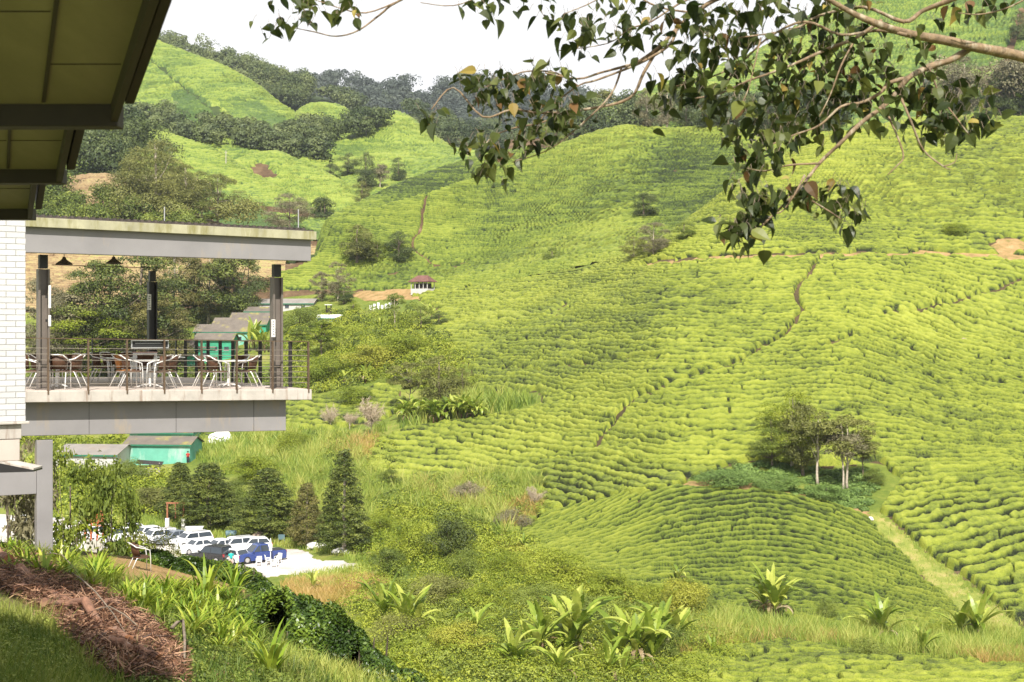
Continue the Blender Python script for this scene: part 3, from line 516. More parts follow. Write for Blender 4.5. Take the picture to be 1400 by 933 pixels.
def trunkmb(h, r, seed, targets=(), lean=0.0):
    g = random.Random(seed); m = MB(); pts = []; n = 7; lx = g.uniform(-1, 1)*lean; ly = g.uniform(-1, 1)*lean
    for k in range(n+1): f = k/n; pts.append(Vector((lx*h*f+g.uniform(-1, 1)*r*.5*(k > 0), ly*h*f+g.uniform(-1, 1)*r*.5*(k > 0), h*f-(.35 if k == 0 else 0))))
    m.tube(pts, [r*(1.35 if k == 0 else 1)*(1-.72*k/n) for k in range(n+1)], 8)
    for T in targets:
        T = Vector(T[:3]); f = g.uniform(.35, .8); zt = min(h*f, max(T.z-.15*h, h*.2)); i = min(n-1, int(zt/h*n)); a = pts[i].lerp(pts[i+1], .5); mid = a.lerp(T, .5)+Vector((g.uniform(-.1, .1)*h*.3, g.uniform(-.1, .1)*h*.3, -.02*h))
        rr = r*(1-.72*zt/h)*.55; m.tube([a, mid, T], [rr, rr*.6, rr*.22], 6)
    return m
PROTO = {}
def rblobs(seed, n, R0, zc, zr, rmin, rmax, flat=.8, power=.5):
    g = random.Random(seed); out = []
    for k in range(n):
        a = g.uniform(0, 6.283); q = g.random()**power; z = g.uniform(-1, 1); e = math.sqrt(max(.05, 1-z*z)); out.append((math.cos(a)*R0*q*e, math.sin(a)*R0*q*e, zc+z*zr, g.uniform(rmin, rmax)*(1.1-.3*abs(z)), flat))
    return out
def proto(kind):
    """unit trees about 10 m tall"""
    if kind in PROTO: return PROTO[kind]
    k, v = kind.rsplit('_', 1); v = int(v); e = {'shape': []}
    if k == 'round':
        B = rblobs(v*3+1, 17, 3.1, 6.1, 2.7, 1.1, 1.9); e['crown'] = lambda m, p: crown('crown', B, 4200, .36, m, v+10, p, droop=.3); e['tr'] = (8, .26, B[:7], .02)
    elif k == 'dense':
        B = rblobs(v*3+2, 26, 3.4, 5.0, 3.9, 1.1, 1.8, .85); e['crown'] = lambda m, p: crown('crown', B, 9000, .26, m, v+20, p, droop=.3); e['tr'] = (8.4, .3, B[:8], .02)
    elif k == 'big':
        B = rblobs(v*3+2, 50, 3.9, 5.3, 4.0, .9, 1.5, .6); e['crown'] = lambda m, p: crown('crown', B, 20000, .17, m, v+24, p, droop=.2, spread=.6, up=.6); e['tr'] = (9.2, .2, B[:22], .03)
    elif k == 'tall':
        B = rblobs(v*3+3, 20, 2.6, 7.3, 2.2, .7, 1.3, .65); e['crown'] = lambda m, p: crown('crown', B, 4600, .24, m, v+30, p, spread=.6); e['tr'] = (9.0, .15, B[:11], .05)
    elif k == 'umbrella':
        B = rblobs(v*3+5, 36, 3.6, 6.8, 2.5, .8, 1.35, .55); e['crown'] = lambda m, p: crown('crown', B, 11000, .24, m, v+35, p, up=.9, spread=.5); e['tr'] = (8.6, .17, B[:16], .05)
    elif k == 'conifer':       # bushy, feathery, wide at the base
        g = random.Random(v); B = []
        for q in range(120):
            z = 1.0+8.6*(q/120)**.92; rad = 2.9*(1-((z-1.2)/9.0))**.72*min(1, .55+.6*(z-1.0)/2.0); a = q*2.4+g.uniform(-.4, .4); k_ = g.uniform(.62, 1.0); B.append((math.cos(a)*rad*k_, math.sin(a)*rad*k_, z-.10*rad*k_, .30+rad*.22, .55))
        e['crown'] = lambda m, p: crown('crown', B, 26000, .20, m, v+40, p, shell=.75, up=.35, aspect=2.6, spread=.5, droop=.5); e['tr'] = (9.2, .20, [], .01)
    elif k == 'cypress':       # tall, narrow
        g = random.Random(v+5); B = []
        for q in range(80):
            z = .9+9.0*(q/80)**.95; rad = 1.95*(1-((z-.9)/9.6))**.85*min(1, .6+.5*(z-.6)); a = q*2.4+g.uniform(-.5, .5); B.append((math.cos(a)*rad*.82, math.sin(a)*rad*.82, z, .24+rad*.26, .7))
        e['crown'] = lambda m, p: crown('crown', B, 22000, .17, m, v+50, p, shell=.7, up=.35, aspect=2.6, spread=.55); e['tr'] = (9.5, .17, [], .01)
    elif k == 'shrub':
        B = rblobs(v*3+7, 30, 4.6, 3.6, 3.4, 1.7, 2.8, .8); B = [(x, y, max(z, 1.0), r, f) for x, y, z, r, f in B]; e['crown'] = lambda m, p: crown('foliage', B, 12000, .30, m, v+60, p, droop=.2); e['tr'] = (5, .25, B[:8], .02)
    elif k == 'loose':         # open, twiggy scrub tree
        B = rblobs(v*3+9, 40, 3.2, 5.2, 4.2, .45, 1.05, .9, .6); e['crown'] = lambda m, p: crown('crown', B, 7500, .26, m, v+70, p, shell=.2, spread=1.2, aspect=2.6); e['tr'] = (8.6, .13, B[:30], .05)
    PROTO[kind] = e; return e
def maketree(kind, mat, bark):
    key = kind+'|'+mat+'|'+bark
    if key in PROTO: return PROTO[key], False
    e = proto(kind); root = empty('tree', (0, 0, 0)); e['crown'](M[mat], root)
    h, r, tg, lean = e['tr']; trunkmb(h, r, hash(kind) % 97 if 0 else len(kind)*7+int(kind[-1]), tg, lean).build('trunk' if 'shrub' not in kind else 'stem', M[bark], root, smooth=True)
    PROTO[key] = root; return root, True
USED = {}
def tree(px, pyb, pyt, kind, mat, label, name='tree', cat='tree', S=None, d=None, w=1.0, bark='bark', group=None, yaw=None, sink=.15, p=None):
    """stands a tree on surface S where the photo shows its foot; its top reaches row pyt"""
    if p is None:
        if d is not None: p = at(px, pyb, d)
        else: p = (S or SA).hit(px, pyb)
    H = (HY-pyt)/F*p.y+CZ-p.z; root, first = maketree(kind, mat, bark); o = root if first else copy_tree(root)
    s = max(H, .5)/10.0; o.scale = (s*w, s*w, s); o.location = (p.x, p.y, p.z-sink*s); o.rotation_euler = (0, 0, yaw if yaw is not None else (px*7.31) % 6.283); o.name = name
    return tag(o, label, cat, group)
def wood(name, S, poly, n, hmin, hmax, mat, label, seed, nl=240, size=1.0, kindr=.42, ground=None):
    """far wood that reads as one mass: crowns standing on the hillside, merged"""
    g = np.random.default_rng(seed); xs = [p[0] for p in poly]; ys = [p[1] for p in poly]; Vs, Fs, Ts = [], [], []; off = 0; c = 0
    while c < n:
        a, b = g.uniform(min(xs), max(xs)), g.uniform(min(ys), max(ys))
        if not inpoly(np.array([a]), np.array([b]), poly)[0]: continue
        c += 1; p = np.array(S.hit(a, b)); h = g.uniform(hmin, hmax); r = h*kindr*g.uniform(.8, 1.25); nb = 5
        bc_ = np.concatenate([g.normal(size=(nb, 2))*r*.42, (h*(.62+.2*g.random((nb, 1))))], 1)+p; br = r*g.uniform(.45, .8, nb); k = g.integers(0, nb, nl)
        u = g.normal(size=(nl, 3)); u /= np.linalg.norm(u, axis=1, keepdims=True); u[:, 2] = np.abs(u[:, 2])*1.0-.35; P = bc_[k]+u*(br[k]*(.8+.3*g.random(nl)))[:, None]; P[:, 2] -= (g.random(nl) < .25)*h*.25
        tb = g.random(); t = .5+.55*(tb-.5)+.3*(_hash(k, k*0+c, 3)-.5)+.3*(g.random(nl)-.5); V, Fq, tt = leaves(P, u+g.normal(size=(nl, 3))*.28+np.array([0, 0, .3]), size, seed+c, 1.5, t)
        Vs.append(V); Fs.append(Fq+off); Ts.append(tt); off += len(V)
    return tag(meshobj(name, np.concatenate(Vs), np.concatenate(Fs), mat, tint=np.clip(np.concatenate(Ts), 0, 1)), label, 'forest', kind='stuff')
wood('forest', SE, [(100, 215), (100, 20), (215, 60), (260, 76), (300, 89), (340, 104), (400, 123), (440, 136), (500, 160), (560, 186), (640, 213), (640, 228), (560, 205), (505, 176), (450, 142), (400, 150), (375, 160), (300, 150)], 620, 9, 17, M['lf_far'], 'dark mixed wood covering the ridge behind the tall tea hill', 301, nl=420, size=1.25)
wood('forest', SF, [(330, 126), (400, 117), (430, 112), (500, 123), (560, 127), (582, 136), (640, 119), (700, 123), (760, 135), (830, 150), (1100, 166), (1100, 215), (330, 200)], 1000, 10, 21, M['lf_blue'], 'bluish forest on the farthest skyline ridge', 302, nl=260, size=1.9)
wood('forest', SD, [(150, 158), (250, 168), (330, 190), (400, 185), (450, 165), (460, 225), (400, 224), (330, 211), (250, 200), (150, 195)], 120, 6.5, 11, M['lf_far'], 'band of dark trees at the foot of the tall tea hill', 303, nl=520, size=.95)
wood('forest', SE, [(355, 128), (375, 122), (410, 150), (412, 165), (385, 162)], 12, 14, 20, M['lf_dark'], 'dark trees between the tall tea hill and the small round hill', 311, nl=520, size=1.1)
wood('forest', SC, [(60, 172), (150, 168), (182, 182), (215, 215), (230, 245), (160, 262), (60, 275)], 60, 9, 14, M['lf_dark'], 'mixed dark wood between the eaves and the brown knoll', 304, nl=520, size=.8)
wood('forest', SK2, [(388, 196), (440, 184), (500, 172), (528, 168), (522, 188), (450, 205), (440, 235), (400, 238), (385, 220)], 46, 8, 14, M['lf_dark'], 'dark grove on the left shoulder of the saddle hill', 305, nl=700, size=.95)
wood('forest', SK2, [(545, 158), (585, 182), (620, 205), (700, 214), (880, 205), (880, 170), (700, 170), (620, 160)], 170, 9, 17, M['lf_far'], 'wood filling the hollow behind the leafy branch', 306, nl=520, size=1.0)
wood('forest', SG, [(760, 205), (800, 178), (900, 168), (1000, 168), (1140, 160), (1150, 190), (1000, 196), (760, 215)], 60, 9, 15, M['lf_far'], 'dark wood standing behind the crest of the middle hill', 310, nl=700, size=.9)
wood('forest', SG, [(1290, 160), (1420, 150), (1480, 170), (1280, 172)], 14, 12, 22, M['lf_grey'], 'grey green wood at the foot of the high hill', 312, nl=900, size=.8)
wood('forest', SH, [(40, 262), (100, 258), (60, 330), (0, 330)], 30, 8, 12, M['lf_mid'], 'green thicket left of the brown knoll', 307, nl=600, size=.6)
wood('forest', SH, [(150, 292), (230, 268), (330, 300), (340, 322), (240, 322), (150, 318)], 46, 7, 13, M['lf_olive'], 'olive trees massed over the middle of the deck roof', 313, nl=900, size=.5)
wood('forest', SH, [(40, 300), (150, 292), (200, 315), (260, 318), (260, 335), (40, 335)], 46, 7, 11, M['lf_mid'], 'bright thicket just above the deck roof', 308, nl=700, size=.55)
# ---- trees one can tell apart; (px, foot row, top row, kind, leaf, label, surface, width)
TT = [
 (215, 305, 186, 'big_1', 'lf_olive', 'tallest olive feathery tree above the deck roof, with a pale trunk', SH, .95, 'bark_pale'),
 (180, 298, 215, 'dense_1', 'lf_olive', 'rounded olive tree left of the tallest feathery tree', SH, .9, 'bark'),
 (255, 305, 222, 'big_2', 'lf_olive', 'feathery grey green tree right of the tallest one above the roof', SH, 1.0, 'bark_pale'),
 (298, 308, 236, 'big_3', 'lf_olive', 'broad olive tree with layered crown above the middle of the roof', SH, 1.2, 'bark_pale'),
 (232, 308, 262, 'dense_2', 'lf_yel', 'yellowish tree low in front of the feathery trees', SH, 1.0, 'bark'),
 (276, 312, 270, 'dense_1', 'lf_mid', 'dark green small tree just over the roof edge', SH, 1.0, 'bark'),
 (322, 312, 272, 'dense_3', 'lf_grey', 'grey green tree at the right end of the roadside group', SH, .9, 'bark'),
 (96, 300, 262, 'dense_2', 'lf_mid', 'bushy green tree beside the lowest eave', SH, 1.2, 'bark'),
 (395, 330, 262, 'big_1', 'lf_grey', 'brownish umbrella shaped tree beside the thin mast', SC, 1.15, 'bark'),
 (442, 325, 266, 'dense_3', 'lf_dark', 'small dark tree at the left end of the middle hill', SB, 1.1, 'bark'),
 (488, 362, 304, 'dense_2', 'lf_olive', 'large brown green round tree on the edge of the flat tea field', SB, 1.35, 'bark'),
 (545, 360, 314, 'dense_1', 'lf_dark', 'dark round tree right of the large brown green one', SB, 1.3, 'bark'),
 (515, 362, 326, 'dense_3', 'lf_mid', 'low bushy tree between the two round trees', SB, 1.0, 'bark'),
 (476, 243, 208, 'dense_1', 'lf_dark', 'compact dark tree in the hollow above the mound', SK2, 1.2, 'bark'),
 (500, 262, 205, 'dense_2', 'lf_far', 'tall grey green tree right of the compact dark one', SK2, .8, 'bark'),
 (452, 252, 222, 'dense_3', 'lf_dark', 'small dark bushy tree left in the hollow', SK2, 1.2, 'bark'),
 (545, 252, 213, 'dense_2', 'lf_dark', 'green tree standing at the right of the hollow', SK2, .9, 'bark'),
 (520, 262, 222, 'round_1', 'lf_grey', 'thin greyish tree near the right of the hollow', SK2, .9, 'bark_pale'),
 (495, 282, 246, 'dense_1', 'lf_olive', 'olive tree low in front of the hollow', SC2, 1.0, 'bark'),
 (512, 278, 240, 'dense_3', 'lf_grey', 'slim brown green tree beside the ridge edge', SC2, 1.0, 'bark'),
 (501, 187, 155, 'round_2', 'lf_grey', 'bare pinkish tree standing out before the dark grove', SK2, .7, 'bark_pale'),
 (760, 213, 150, 'dense_1', 'lf_mid', 'green tree half hidden by the hanging leaves', SB2, .8, 'bark'),
 (795, 205, 135, 'dense_2', 'lf_olive', 'tall grey green tree left of the round skyline tree', SB2, .8, 'bark_pale'),
 (828, 200, 118, 'dense_3', 'lf_olive', 'big round tree at the top of the middle hill', SB2, .95, 'bark_pale'),
 (852, 192, 160, 'dense_2', 'lf_olive', 'small tree touching the crest of the middle hill', SB2, .9, 'bark'),
 (884, 177, 120, 'dense_1', 'lf_grey', 'brownish skyline tree on the middle hill crest, with a clear trunk', SB, .9, 'bark_pale'),
 (912, 178, 118, 'dense_2', 'lf_grey', 'second tall skyline tree behind the crest', SB, .75, 'bark_pale'),
 (938, 178, 112, 'dense_3', 'lf_dark', 'dark skyline tree under the left branch leaves', SB, .85, 'bark'),
 (965, 178, 125, 'dense_1', 'lf_dark', 'dark broad tree in the crest row beneath the leaves', SB, .95, 'bark'),
 (992, 178, 118, 'dense_2', 'lf_far', 'grey green crest tree near the big hill shoulder', SB, .85, 'bark'),
 (1020, 180, 125, 'dense_3', 'lf_dark', 'dark crest tree mostly covered by hanging foliage', SB, .95, 'bark'),
 (1050, 182, 122, 'dense_1', 'lf_far', 'crest tree behind the thick of the branch', SB, .9, 'bark'),
 (1085, 185, 128, 'dense_2', 'lf_dark', 'last tree of the crest row, above the bright slope', SB, .95, 'bark'),
 (1125, 184, 140, 'dense_3', 'lf_far', 'tree on the shoulder where two slopes meet', SB, 1.0, 'bark'),
 (1318, 160, 72, 'dense_1', 'lf_grey', 'large grey brown tree on the hill behind the limb', SG, .95, 'bark_pale'),
 (1290, 150, 95, 'dense_2', 'lf_grey', 'grey tree left of the large one behind the limb', SG, .8, 'bark_pale'),
 (1380, 168, 86, 'dense_3', 'lf_dark', 'dark grey tree touching the right frame edge', SG, .8, 'bark'),
 (1392, 62, 12, 'dense_2', 'lf_dark', 'dark tree high on the far hill at the frame edge', SG, .8, 'bark'),
 (1362, 168, 132, 'dense_1', 'lf_mid', 'green bushy tree on the ridge below the grey ones', SG, 1.5, 'bark'),
 (1395, 172, 136, 'dense_3', 'lf_dark', 'dark bush tree where the ridge leaves the frame', SG, 1.2, 'bark'),
 (755, 374, 337, 'dense_1', 'lf_mid', 'solitary dark green tree in the tea below the middle hill', SA, 1.0, 'bark'),
 (893, 352, 302, 'big_2', 'lf_grey', 'airy brownish tree with pale trunk beside the clay track', SA, 1.15, 'bark_pale'),
 (866, 357, 322, 'big_1', 'lf_olive', 'smaller olive tree left of the one with the pale trunk', SA, 1.25, 'bark_pale'),
 (935, 330, 302, 'dense_2', 'lf_mid', 'bushy green tree on the fold right of the airy brownish one', SA, 1.5, 'bark'),
 (880, 300, 262, 'dense_3', 'lf_dark', 'dark green patch of bush in the fold of the middle hill', SB, 1.5, 'bark'),
 (462, 412, 356, 'loose_1', 'lf_grey', 'silvery feathery tree near the far sheds', SA, 1.1, 'bark_pale'),
 (440, 412, 368, 'loose_2', 'lf_grey', 'silvery feathery tree at the left of the pair', SA, 1.2, 'bark_pale'),
 (470, 416, 392, 'dense_2', 'lf_dark', 'dark low tree under the silvery trees', SA, 1.6, 'bark'),
 (483, 432, 410, 'dense_1', 'lf_bright', 'small bright round tree beside the grey shack', SA, 1.2, 'bark'),
 (540, 452, 400, 'tall_1', 'lf_mid', 'slim green tree with two thin stems', SA, 1.0, 'bark_pale'),
 (575, 450, 415, 'dense_3', 'lf_mid', 'bushy tree right of the slim twin stemmed one', SA, 1.2, 'bark'),
 (600, 448, 424, 'dense_1', 'lf_dark', 'dark bush tree below the red roofed shelter', SA, 1.3, 'bark'),
 (440, 492, 436, 'umbrella_3', 'lf_bright', 'bright flat topped tree beyond the end of the deck', SA, 1.3, 'bark'),
 (412, 480, 444, 'umbrella_1', 'lf_mid', 'flat topped tree half behind the right deck column', SA, 1.2, 'bark'),
 (600, 558, 482, 'dense_2', 'lf_olive', 'wide dark olive tree above the banana grove', SA, 1.15, 'bark'),
 (560, 560, 492, 'umbrella_2', 'lf_olive', 'open olive tree left of the wide one above the banana grove', SA, 1.1, 'bark_pale'),
 (632, 540, 502, 'dense_1', 'lf_olive', 'low olive tree at the right of the banana grove', SA, 1.2, 'bark'),
 (285, 724, 628, 'conifer_1', 'lf_con', 'broad feathery conifer, leftmost large one behind the cars', SA, 1.75, 'bark'),
 (246, 714, 628, 'conifer_2', 'lf_con', 'darker conifer standing behind the rusty frame', SA, 1.2, 'bark'),
 (366, 738, 636, 'conifer_3', 'lf_con', 'wide conifer with a leaning trunk behind the blue pickup', SA, 1.75, 'bark'),
 (420, 748, 656, 'conifer_2', 'lf_con2', 'slim brownish conifer left of the tallest cypress', SA, 1.05, 'bark_pale'),
 (470, 756, 612, 'cypress_1', 'lf_con', 'tallest pointed cypress at the end of the gravel lot', SA, 1.35, 'bark_pale'),
 (535, 672, 640, 'dense_3', 'lf_mid', 'small green tree in the long grass right of the cypress', SA, 1.3, 'bark'),
 (1082, 642, 530, 'big_1', 'lf_bright', 'largest green tree of the clump on the big tea slope', SA, .95, 'bark_pale'),
 (1098, 650, 545, 'dense_3', 'lf_olive', 'leafy tree in the centre of the clump, thick crowned', SA, .7, 'bark'),
 (1056, 640, 566, 'big_2', 'lf_mid', 'shorter green tree at the left of the clump', SA, 1.2, 'bark'),
 (1118, 664, 560, 'tall_2', 'lf_olive', 'slanting pale stem in the middle of the clump', SA, 1.3, 'bark_pale'),
 (1158, 670, 566, 'tall_1', 'lf_olive', 'thin crowned tree with a white stem at the right of the clump', SA, 1.3, 'bark_pale'),
 (1152, 671, 580, 'tall_2', 'lf_grey', 'white stemmed sparse tree close beside its twin', SA, 1.2, 'bark_pale'),
 (1180, 655, 592, 'umbrella_3', 'lf_olive', 'low spreading tree at the right edge of the clump', SA, .9, 'bark'),
 # behind the deck
 (85, 520, 395, 'umbrella_3', 'lf_grey', 'brownish airy tree seen left under the deck roof', SA, 1.2, 'bark'),
 (145, 515, 352, 'big_1', 'lf_con', 'tall layered dark tree behind the hanging lamps', SA, 1.25, 'bark'),
 (190, 515, 340, 'big_2', 'lf_con', 'tall tree directly behind the dark rear column', SA, 1.1, 'bark'),
 (238, 450, 336, 'big_3', 'lf_con2', 'tall light green tree right of the rear column', SA, 1.0, 'bark_pale'),
 (285, 442, 340, 'big_1', 'lf_con2', 'tall grey crowned tree with a pale bare trunk under the roof', SA, 1.0, 'bark_pale'),
 (322, 440, 342, 'dense_3', 'lf_con', 'dark rounded tree nearest the brown hillside under the roof', SA, 1.25, 'bark'),
 (110, 528, 420, 'big_3', 'lf_bright', 'yellow green weeping tree behind the left tables', SA, 1.5, 'bark'),
 (60, 530, 370, 'big_2', 'lf_grey', 'brown green tree beside the white wall', SA, .6, 'bark'),
 (208, 520, 405, 'big_3', 'lf_con2', 'brownish bushy tree left of the green huts', SA, 1.15, 'bark'),
 (240, 505, 440, 'dense_2', 'lf_grey', 'grey brown tree touching the nearest hut', SA, 1.2, 'bark'),
 # behind the left post
 (95, 800, 590, 'loose_1', 'lf_mid', 'loose twiggy tree right of the grey support post', None, .5, 'bark'),
 (150, 790, 590, 'loose_2', 'lf_mid', 'loose scrub tree under the middle of the deck', None, .36, 'bark'),
 (22, 790, 575, 'loose_3', 'lf_grey', 'twiggy brown tree between the wall and the post', None, .5, 'bark'),
 (118, 800, 690, 'loose_3', 'lf_bright', 'low leafy scrub tree in front of the orange cage', None, .9, 'bark'),
 (172, 790, 715, 'loose_1', 'lf_olive', 'low brownish scrub beside the lone chair', None, .7, 'bark'),
]
for (px, pb, ptop, kind, mat, lab, S_, w, bk) in TT:
    if S_ is None: p = at(px, pb, 52); p.z = float(SA.zat(p.x, p.y)[0]); tree(px, pb, ptop, kind, mat, lab, w=w, bark=bk, p=p)
    else: tree(px, pb, ptop, kind, mat, lab, S=S_, w=w, bark=bk)
TT2 = [(130, 500, 350, 'big_2', 'lf_con', 'dark tree between the two hanging lamps', SA, .75, 'bark'), (265, 446, 345, 'dense_1', 'lf_con', 'dark bushy tree just above the green hut roofs', SA, .95, 'bark'), (302, 440, 348, 'big_3', 'lf_con', 'dark tree beside the pale bare trunk under the roof', SA, .7, 'bark'), (340, 436, 352, 'dense_2', 'lf_dark', 'blackish green tree at the right end of the trees under the roof', SA, .7, 'bark'), (168, 480, 400, 'dense_3', 'lf_con', 'dark tree low behind the middle table', SA, 1.2, 'bark')]
for (px, pb, ptop, kind, mat, lab, S_, w, bk) in TT2: tree(px, pb, ptop, kind, mat, lab, S=S_, w=w, bark=bk)
# ---- shrubs of the valley: (px, foot, top, leaf, width, label)
SHR = [
 (615, 772, 708, 'lf_con', .85, 'dark rounded bush standing tallest in the valley scrub'), (638, 792, 750, 'lf_mid', 1.0, 'dark green bush just below the tallest rounded one'),
 (560, 770, 712, 'lf_bright', .95, 'light green bush left of the dark rounded one'), (530, 790, 748, 'lf_mid', 1.0, 'green bush at the tip of the gravel lot'),
 (690, 790, 752, 'lf_bright', 1.3, 'bright dome shaped bush right of the dark green one'), (760, 800, 752, 'lf_bright', 1.6, 'big yellowish dome bush in the middle of the scrub'),
 (830, 820, 780, 'lf_bright', 1.4, 'bright bush below the corner of the tea rows'), (735, 842, 798, 'lf_mid', 1.5, 'mid green bush in the centre of the scrub'),
 (600, 830, 786, 'lf_olive', 1.5, 'olive bush with brown gaps beneath the dark green one'), (660, 838, 800, 'lf_bright', 1.2, 'light bush between the olive and mid green ones'),
 (800, 862, 812, 'lf_mid', 1.3, 'rounded green bush above the large banana plant'), (895, 832, 800, 'lf_bright', 1.5, 'low bush at the foot of the tea rows'),
 (932, 850, 790, 'lf_yel', 1.0, 'yellow green bush topped by a small banana plant'), (960, 842, 812, 'lf_mid', 1.2, 'green bush right of the yellow green one'),
 (545, 878, 840, 'lf_olive', 1.5, 'olive bush beside the leftmost banana group'), (630, 905, 850, 'lf_yel', 1.2, 'pale yellow bush beside the bank edge'),
 (700, 868, 835, 'lf_mid', 1.2, 'dark leafy bush left of the big banana plant'), (900, 905, 850, 'lf_mid', 1.1, 'creeper covered bush right of the bottom banana plants'),
 (505, 510, 470, 'lf_yel', 1.6, 'yellowish bush above the right end of the deck'), (450, 520, 486, 'lf_bright', 1.5, 'bright bush outside the railing corner'),
 (545, 492, 455, 'lf_bright', 1.5, 'light bush below the slim twin stemmed tree'), (480, 556, 528, 'lf_bright', 1.6, 'bush at the foot of the slope beside the deck beam'),
 (410, 452, 420, 'lf_mid', 1.6, 'green bush beside the far tin roofs'), (400, 620, 590, 'lf_bright', 1.3, 'bush in the grass right of the lower green hut'),
 (340, 660, 622, 'lf_bright', 1.5, 'yellowish bush behind the row of conifers'), (320, 690, 655, 'lf_mid', 1.0, 'bush between the conifer trunks'),
 (1105, 780, 748, 'lf_mid', 0.0, ''), (205, 700, 665, 'lf_olive', 1.6, 'olive bush left of the rusty frame'), (180, 660, 628, 'lf_mid', 1.3, 'green bush before the lower green hut'),
 (640, 692, 660, 'lf_grey', 1.2, 'pinkish dry bush in the long grass'), (735, 672, 650, 'lf_mid', 1.0, 'small bush where the long grass meets the tea'),
 (700, 725, 696, 'lf_grey', 1.5, 'brownish bush left of the tea rows'), (520, 735, 700, 'lf_bright', 1.2, 'light bush right of the tallest cypress'),
 (1240, 700, 655, 'lf_grey', 0.0, ''), (990, 665, 640, 'lf_fern', 2.6, 'low fern bank left of the clump of trees'), (1060, 670, 648, 'lf_fern', 2.6, 'low fern bank in front of the clump of trees'),
 (1130, 686, 662, 'lf_fern', 2.2, 'fern bank at the foot of the white stems'), (1195, 662, 640, 'lf_mid', 1.2, 'bush at the right side of the clump'),
 (1305, 322, 305, 'lf_bright', 1.8, 'bright bush above the bare clay patch'), (20, 600, 560, 'lf_mid', 1.5, 'bush seen below the white wall'),
 (1130, 850, 818, 'lf_mid', 0.9, 'bush between two banana plants near the tall grass'), (1010, 860, 842, 'lf_mid', 1.8, 'low bush under the banana plant beside the tea rows'),
 (1290, 880, 850, 'lf_bright', 1.3, 'bush left of the rightmost banana plant'), (1190, 905, 872, 'lf_mid', 1.3, 'bush behind the small withered banana plant')]
for i, (px, pb, pt, mat, w, lab) in enumerate(SHR):
    if w: tree(px, pb, pt-(pb-pt)*.28, 'shrub_%d' % (i % 3+1), mat, lab, name='shrub', cat='shrub', w=w*.95)
# ---- undergrowth that nobody could count
def scrub(name, polys, n, rmin, rmax, nl, size, mat, label, seed, S=SA, up=.5, hfac=.75):
    g = np.random.default_rng(seed); Vs, Fs, Ts = [], [], []; off = 0
    for poly in polys:
        xs = [p[0] for p in poly]; ys = [p[1] for p in poly]; c = 0
        while c < n:
            a, b = g.uniform(min(xs), max(xs)), g.uniform(min(ys), max(ys))
            if not inpoly(np.array([a]), np.array([b]), poly)[0]: continue
            c += 1; p = np.array(S.hit(a, b)); r = g.uniform(rmin, rmax); u = g.normal(size=(nl, 3)); u /= np.linalg.norm(u, axis=1, keepdims=True); u[:, 2] = np.abs(u[:, 2])
            lump = vn(u[:, 0]*2+c, u[:, 1]*2, seed)-.5; P = p+u*(r*(1+.7*lump))[:, None]*np.array([1, 1, hfac]); N = u+g.normal(size=(nl, 3))*.45+np.array([0, 0, up*.5])
            t = .5+.6*(g.random()-.5)+.5*lump+.34*(g.random(nl)-.5); V, Fq, tt = leaves(P, N, size, seed+c, 1.8, t); Vs.append(V); Fs.append(Fq+off); Ts.append(tt); off += len(V)
    return tag(meshobj(name, np.concatenate(Vs), np.concatenate(Fs), mat, tint=np.clip(np.concatenate(Ts), 0, 1)), label, 'undergrowth', kind='stuff')
scrub('undergrowth', [[(500, 790), (640, 772), (800, 790), (900, 822), (985, 842), (1010, 880), (930, 960), (640, 960), (560, 905), (480, 840)]], 300, 1.0, 2.3, 800, .14, M['lf_bright'], 'tangled light green undergrowth in the bottom of the valley', 401)
scrub('undergrowth', [[(500, 800), (900, 830), (960, 860), (900, 960), (640, 960), (560, 905)]], 340, .8, 1.7, 420, .16, M['lf_mid'], 'darker leafy undergrowth among the banana plants', 402)
scrub('undergrowth', [[(490, 780), (520, 700), (560, 690), (640, 700), (720, 745), (760, 778), (640, 780)]], 170, .8, 1.9, 300, .20, M['lf_bright'], 'light scrub between the gravel lot and the tea rows', 403)
scrub('undergrowth', [[(385, 470), (430, 432), (560, 425), (590, 450), (640, 500), (650, 530), (560, 530), (520, 520), (400, 545)]], 260, 1.0, 2.8, 300, .30, M['lf_bright'], 'bright scrub on the slope beyond the deck', 404)
scrub('undergrowth', [[(385, 470), (430, 420), (560, 418), (600, 440), (640, 500), (520, 520), (400, 545)]], 110, 1.0, 2.4, 260, .32, M['lf_mid'], 'greener scrub scattered on the slope beyond the deck', 405)
scrub('undergrowth', [[(35, 700), (35, 600), (165, 600), (165, 640), (260, 660), (300, 680), (240, 700), (165, 712)]], 240, 1.0, 2.2, 130, .35, M['lf_bright'], 'scrub below the deck around the lower green hut', 406)
scrub('undergrowth', [[(35, 530), (35, 470), (230, 475), (250, 505), (340, 508), (420, 520), (420, 545), (35, 545)]], 220, 1.0, 2.8, 120, .5, M['lf_mid'], 'thick growth at the foot of the trees behind the deck', 407)
scrub('ferns', [[(940, 655), (1000, 640), (1040, 632), (1130, 642), (1195, 645), (1200, 665), (1185, 700), (1120, 686), (1040, 668)]], 320, .3, .75, 190, .22, M['lf_fern'], 'fresh green ferns spread under the clump of trees', 408, hfac=.6)
scrub('undergrowth', [[(690, 745), (760, 780), (840, 802), (920, 822), (900, 840), (760, 800), (680, 770)]], 120, .6, 1.3, 130, .22, M['lf_yel'], 'yellowish scrub along the foot of the tea rows', 409)
scrub('undergrowth', [[(385, 600), (520, 600), (560, 660), (700, 660), (740, 700), (690, 740), (560, 700), (500, 720), (390, 700)]], 170, .8, 2.2, 260, .24, M['lf_mid'], 'scattered low bushes in the long grass', 410)
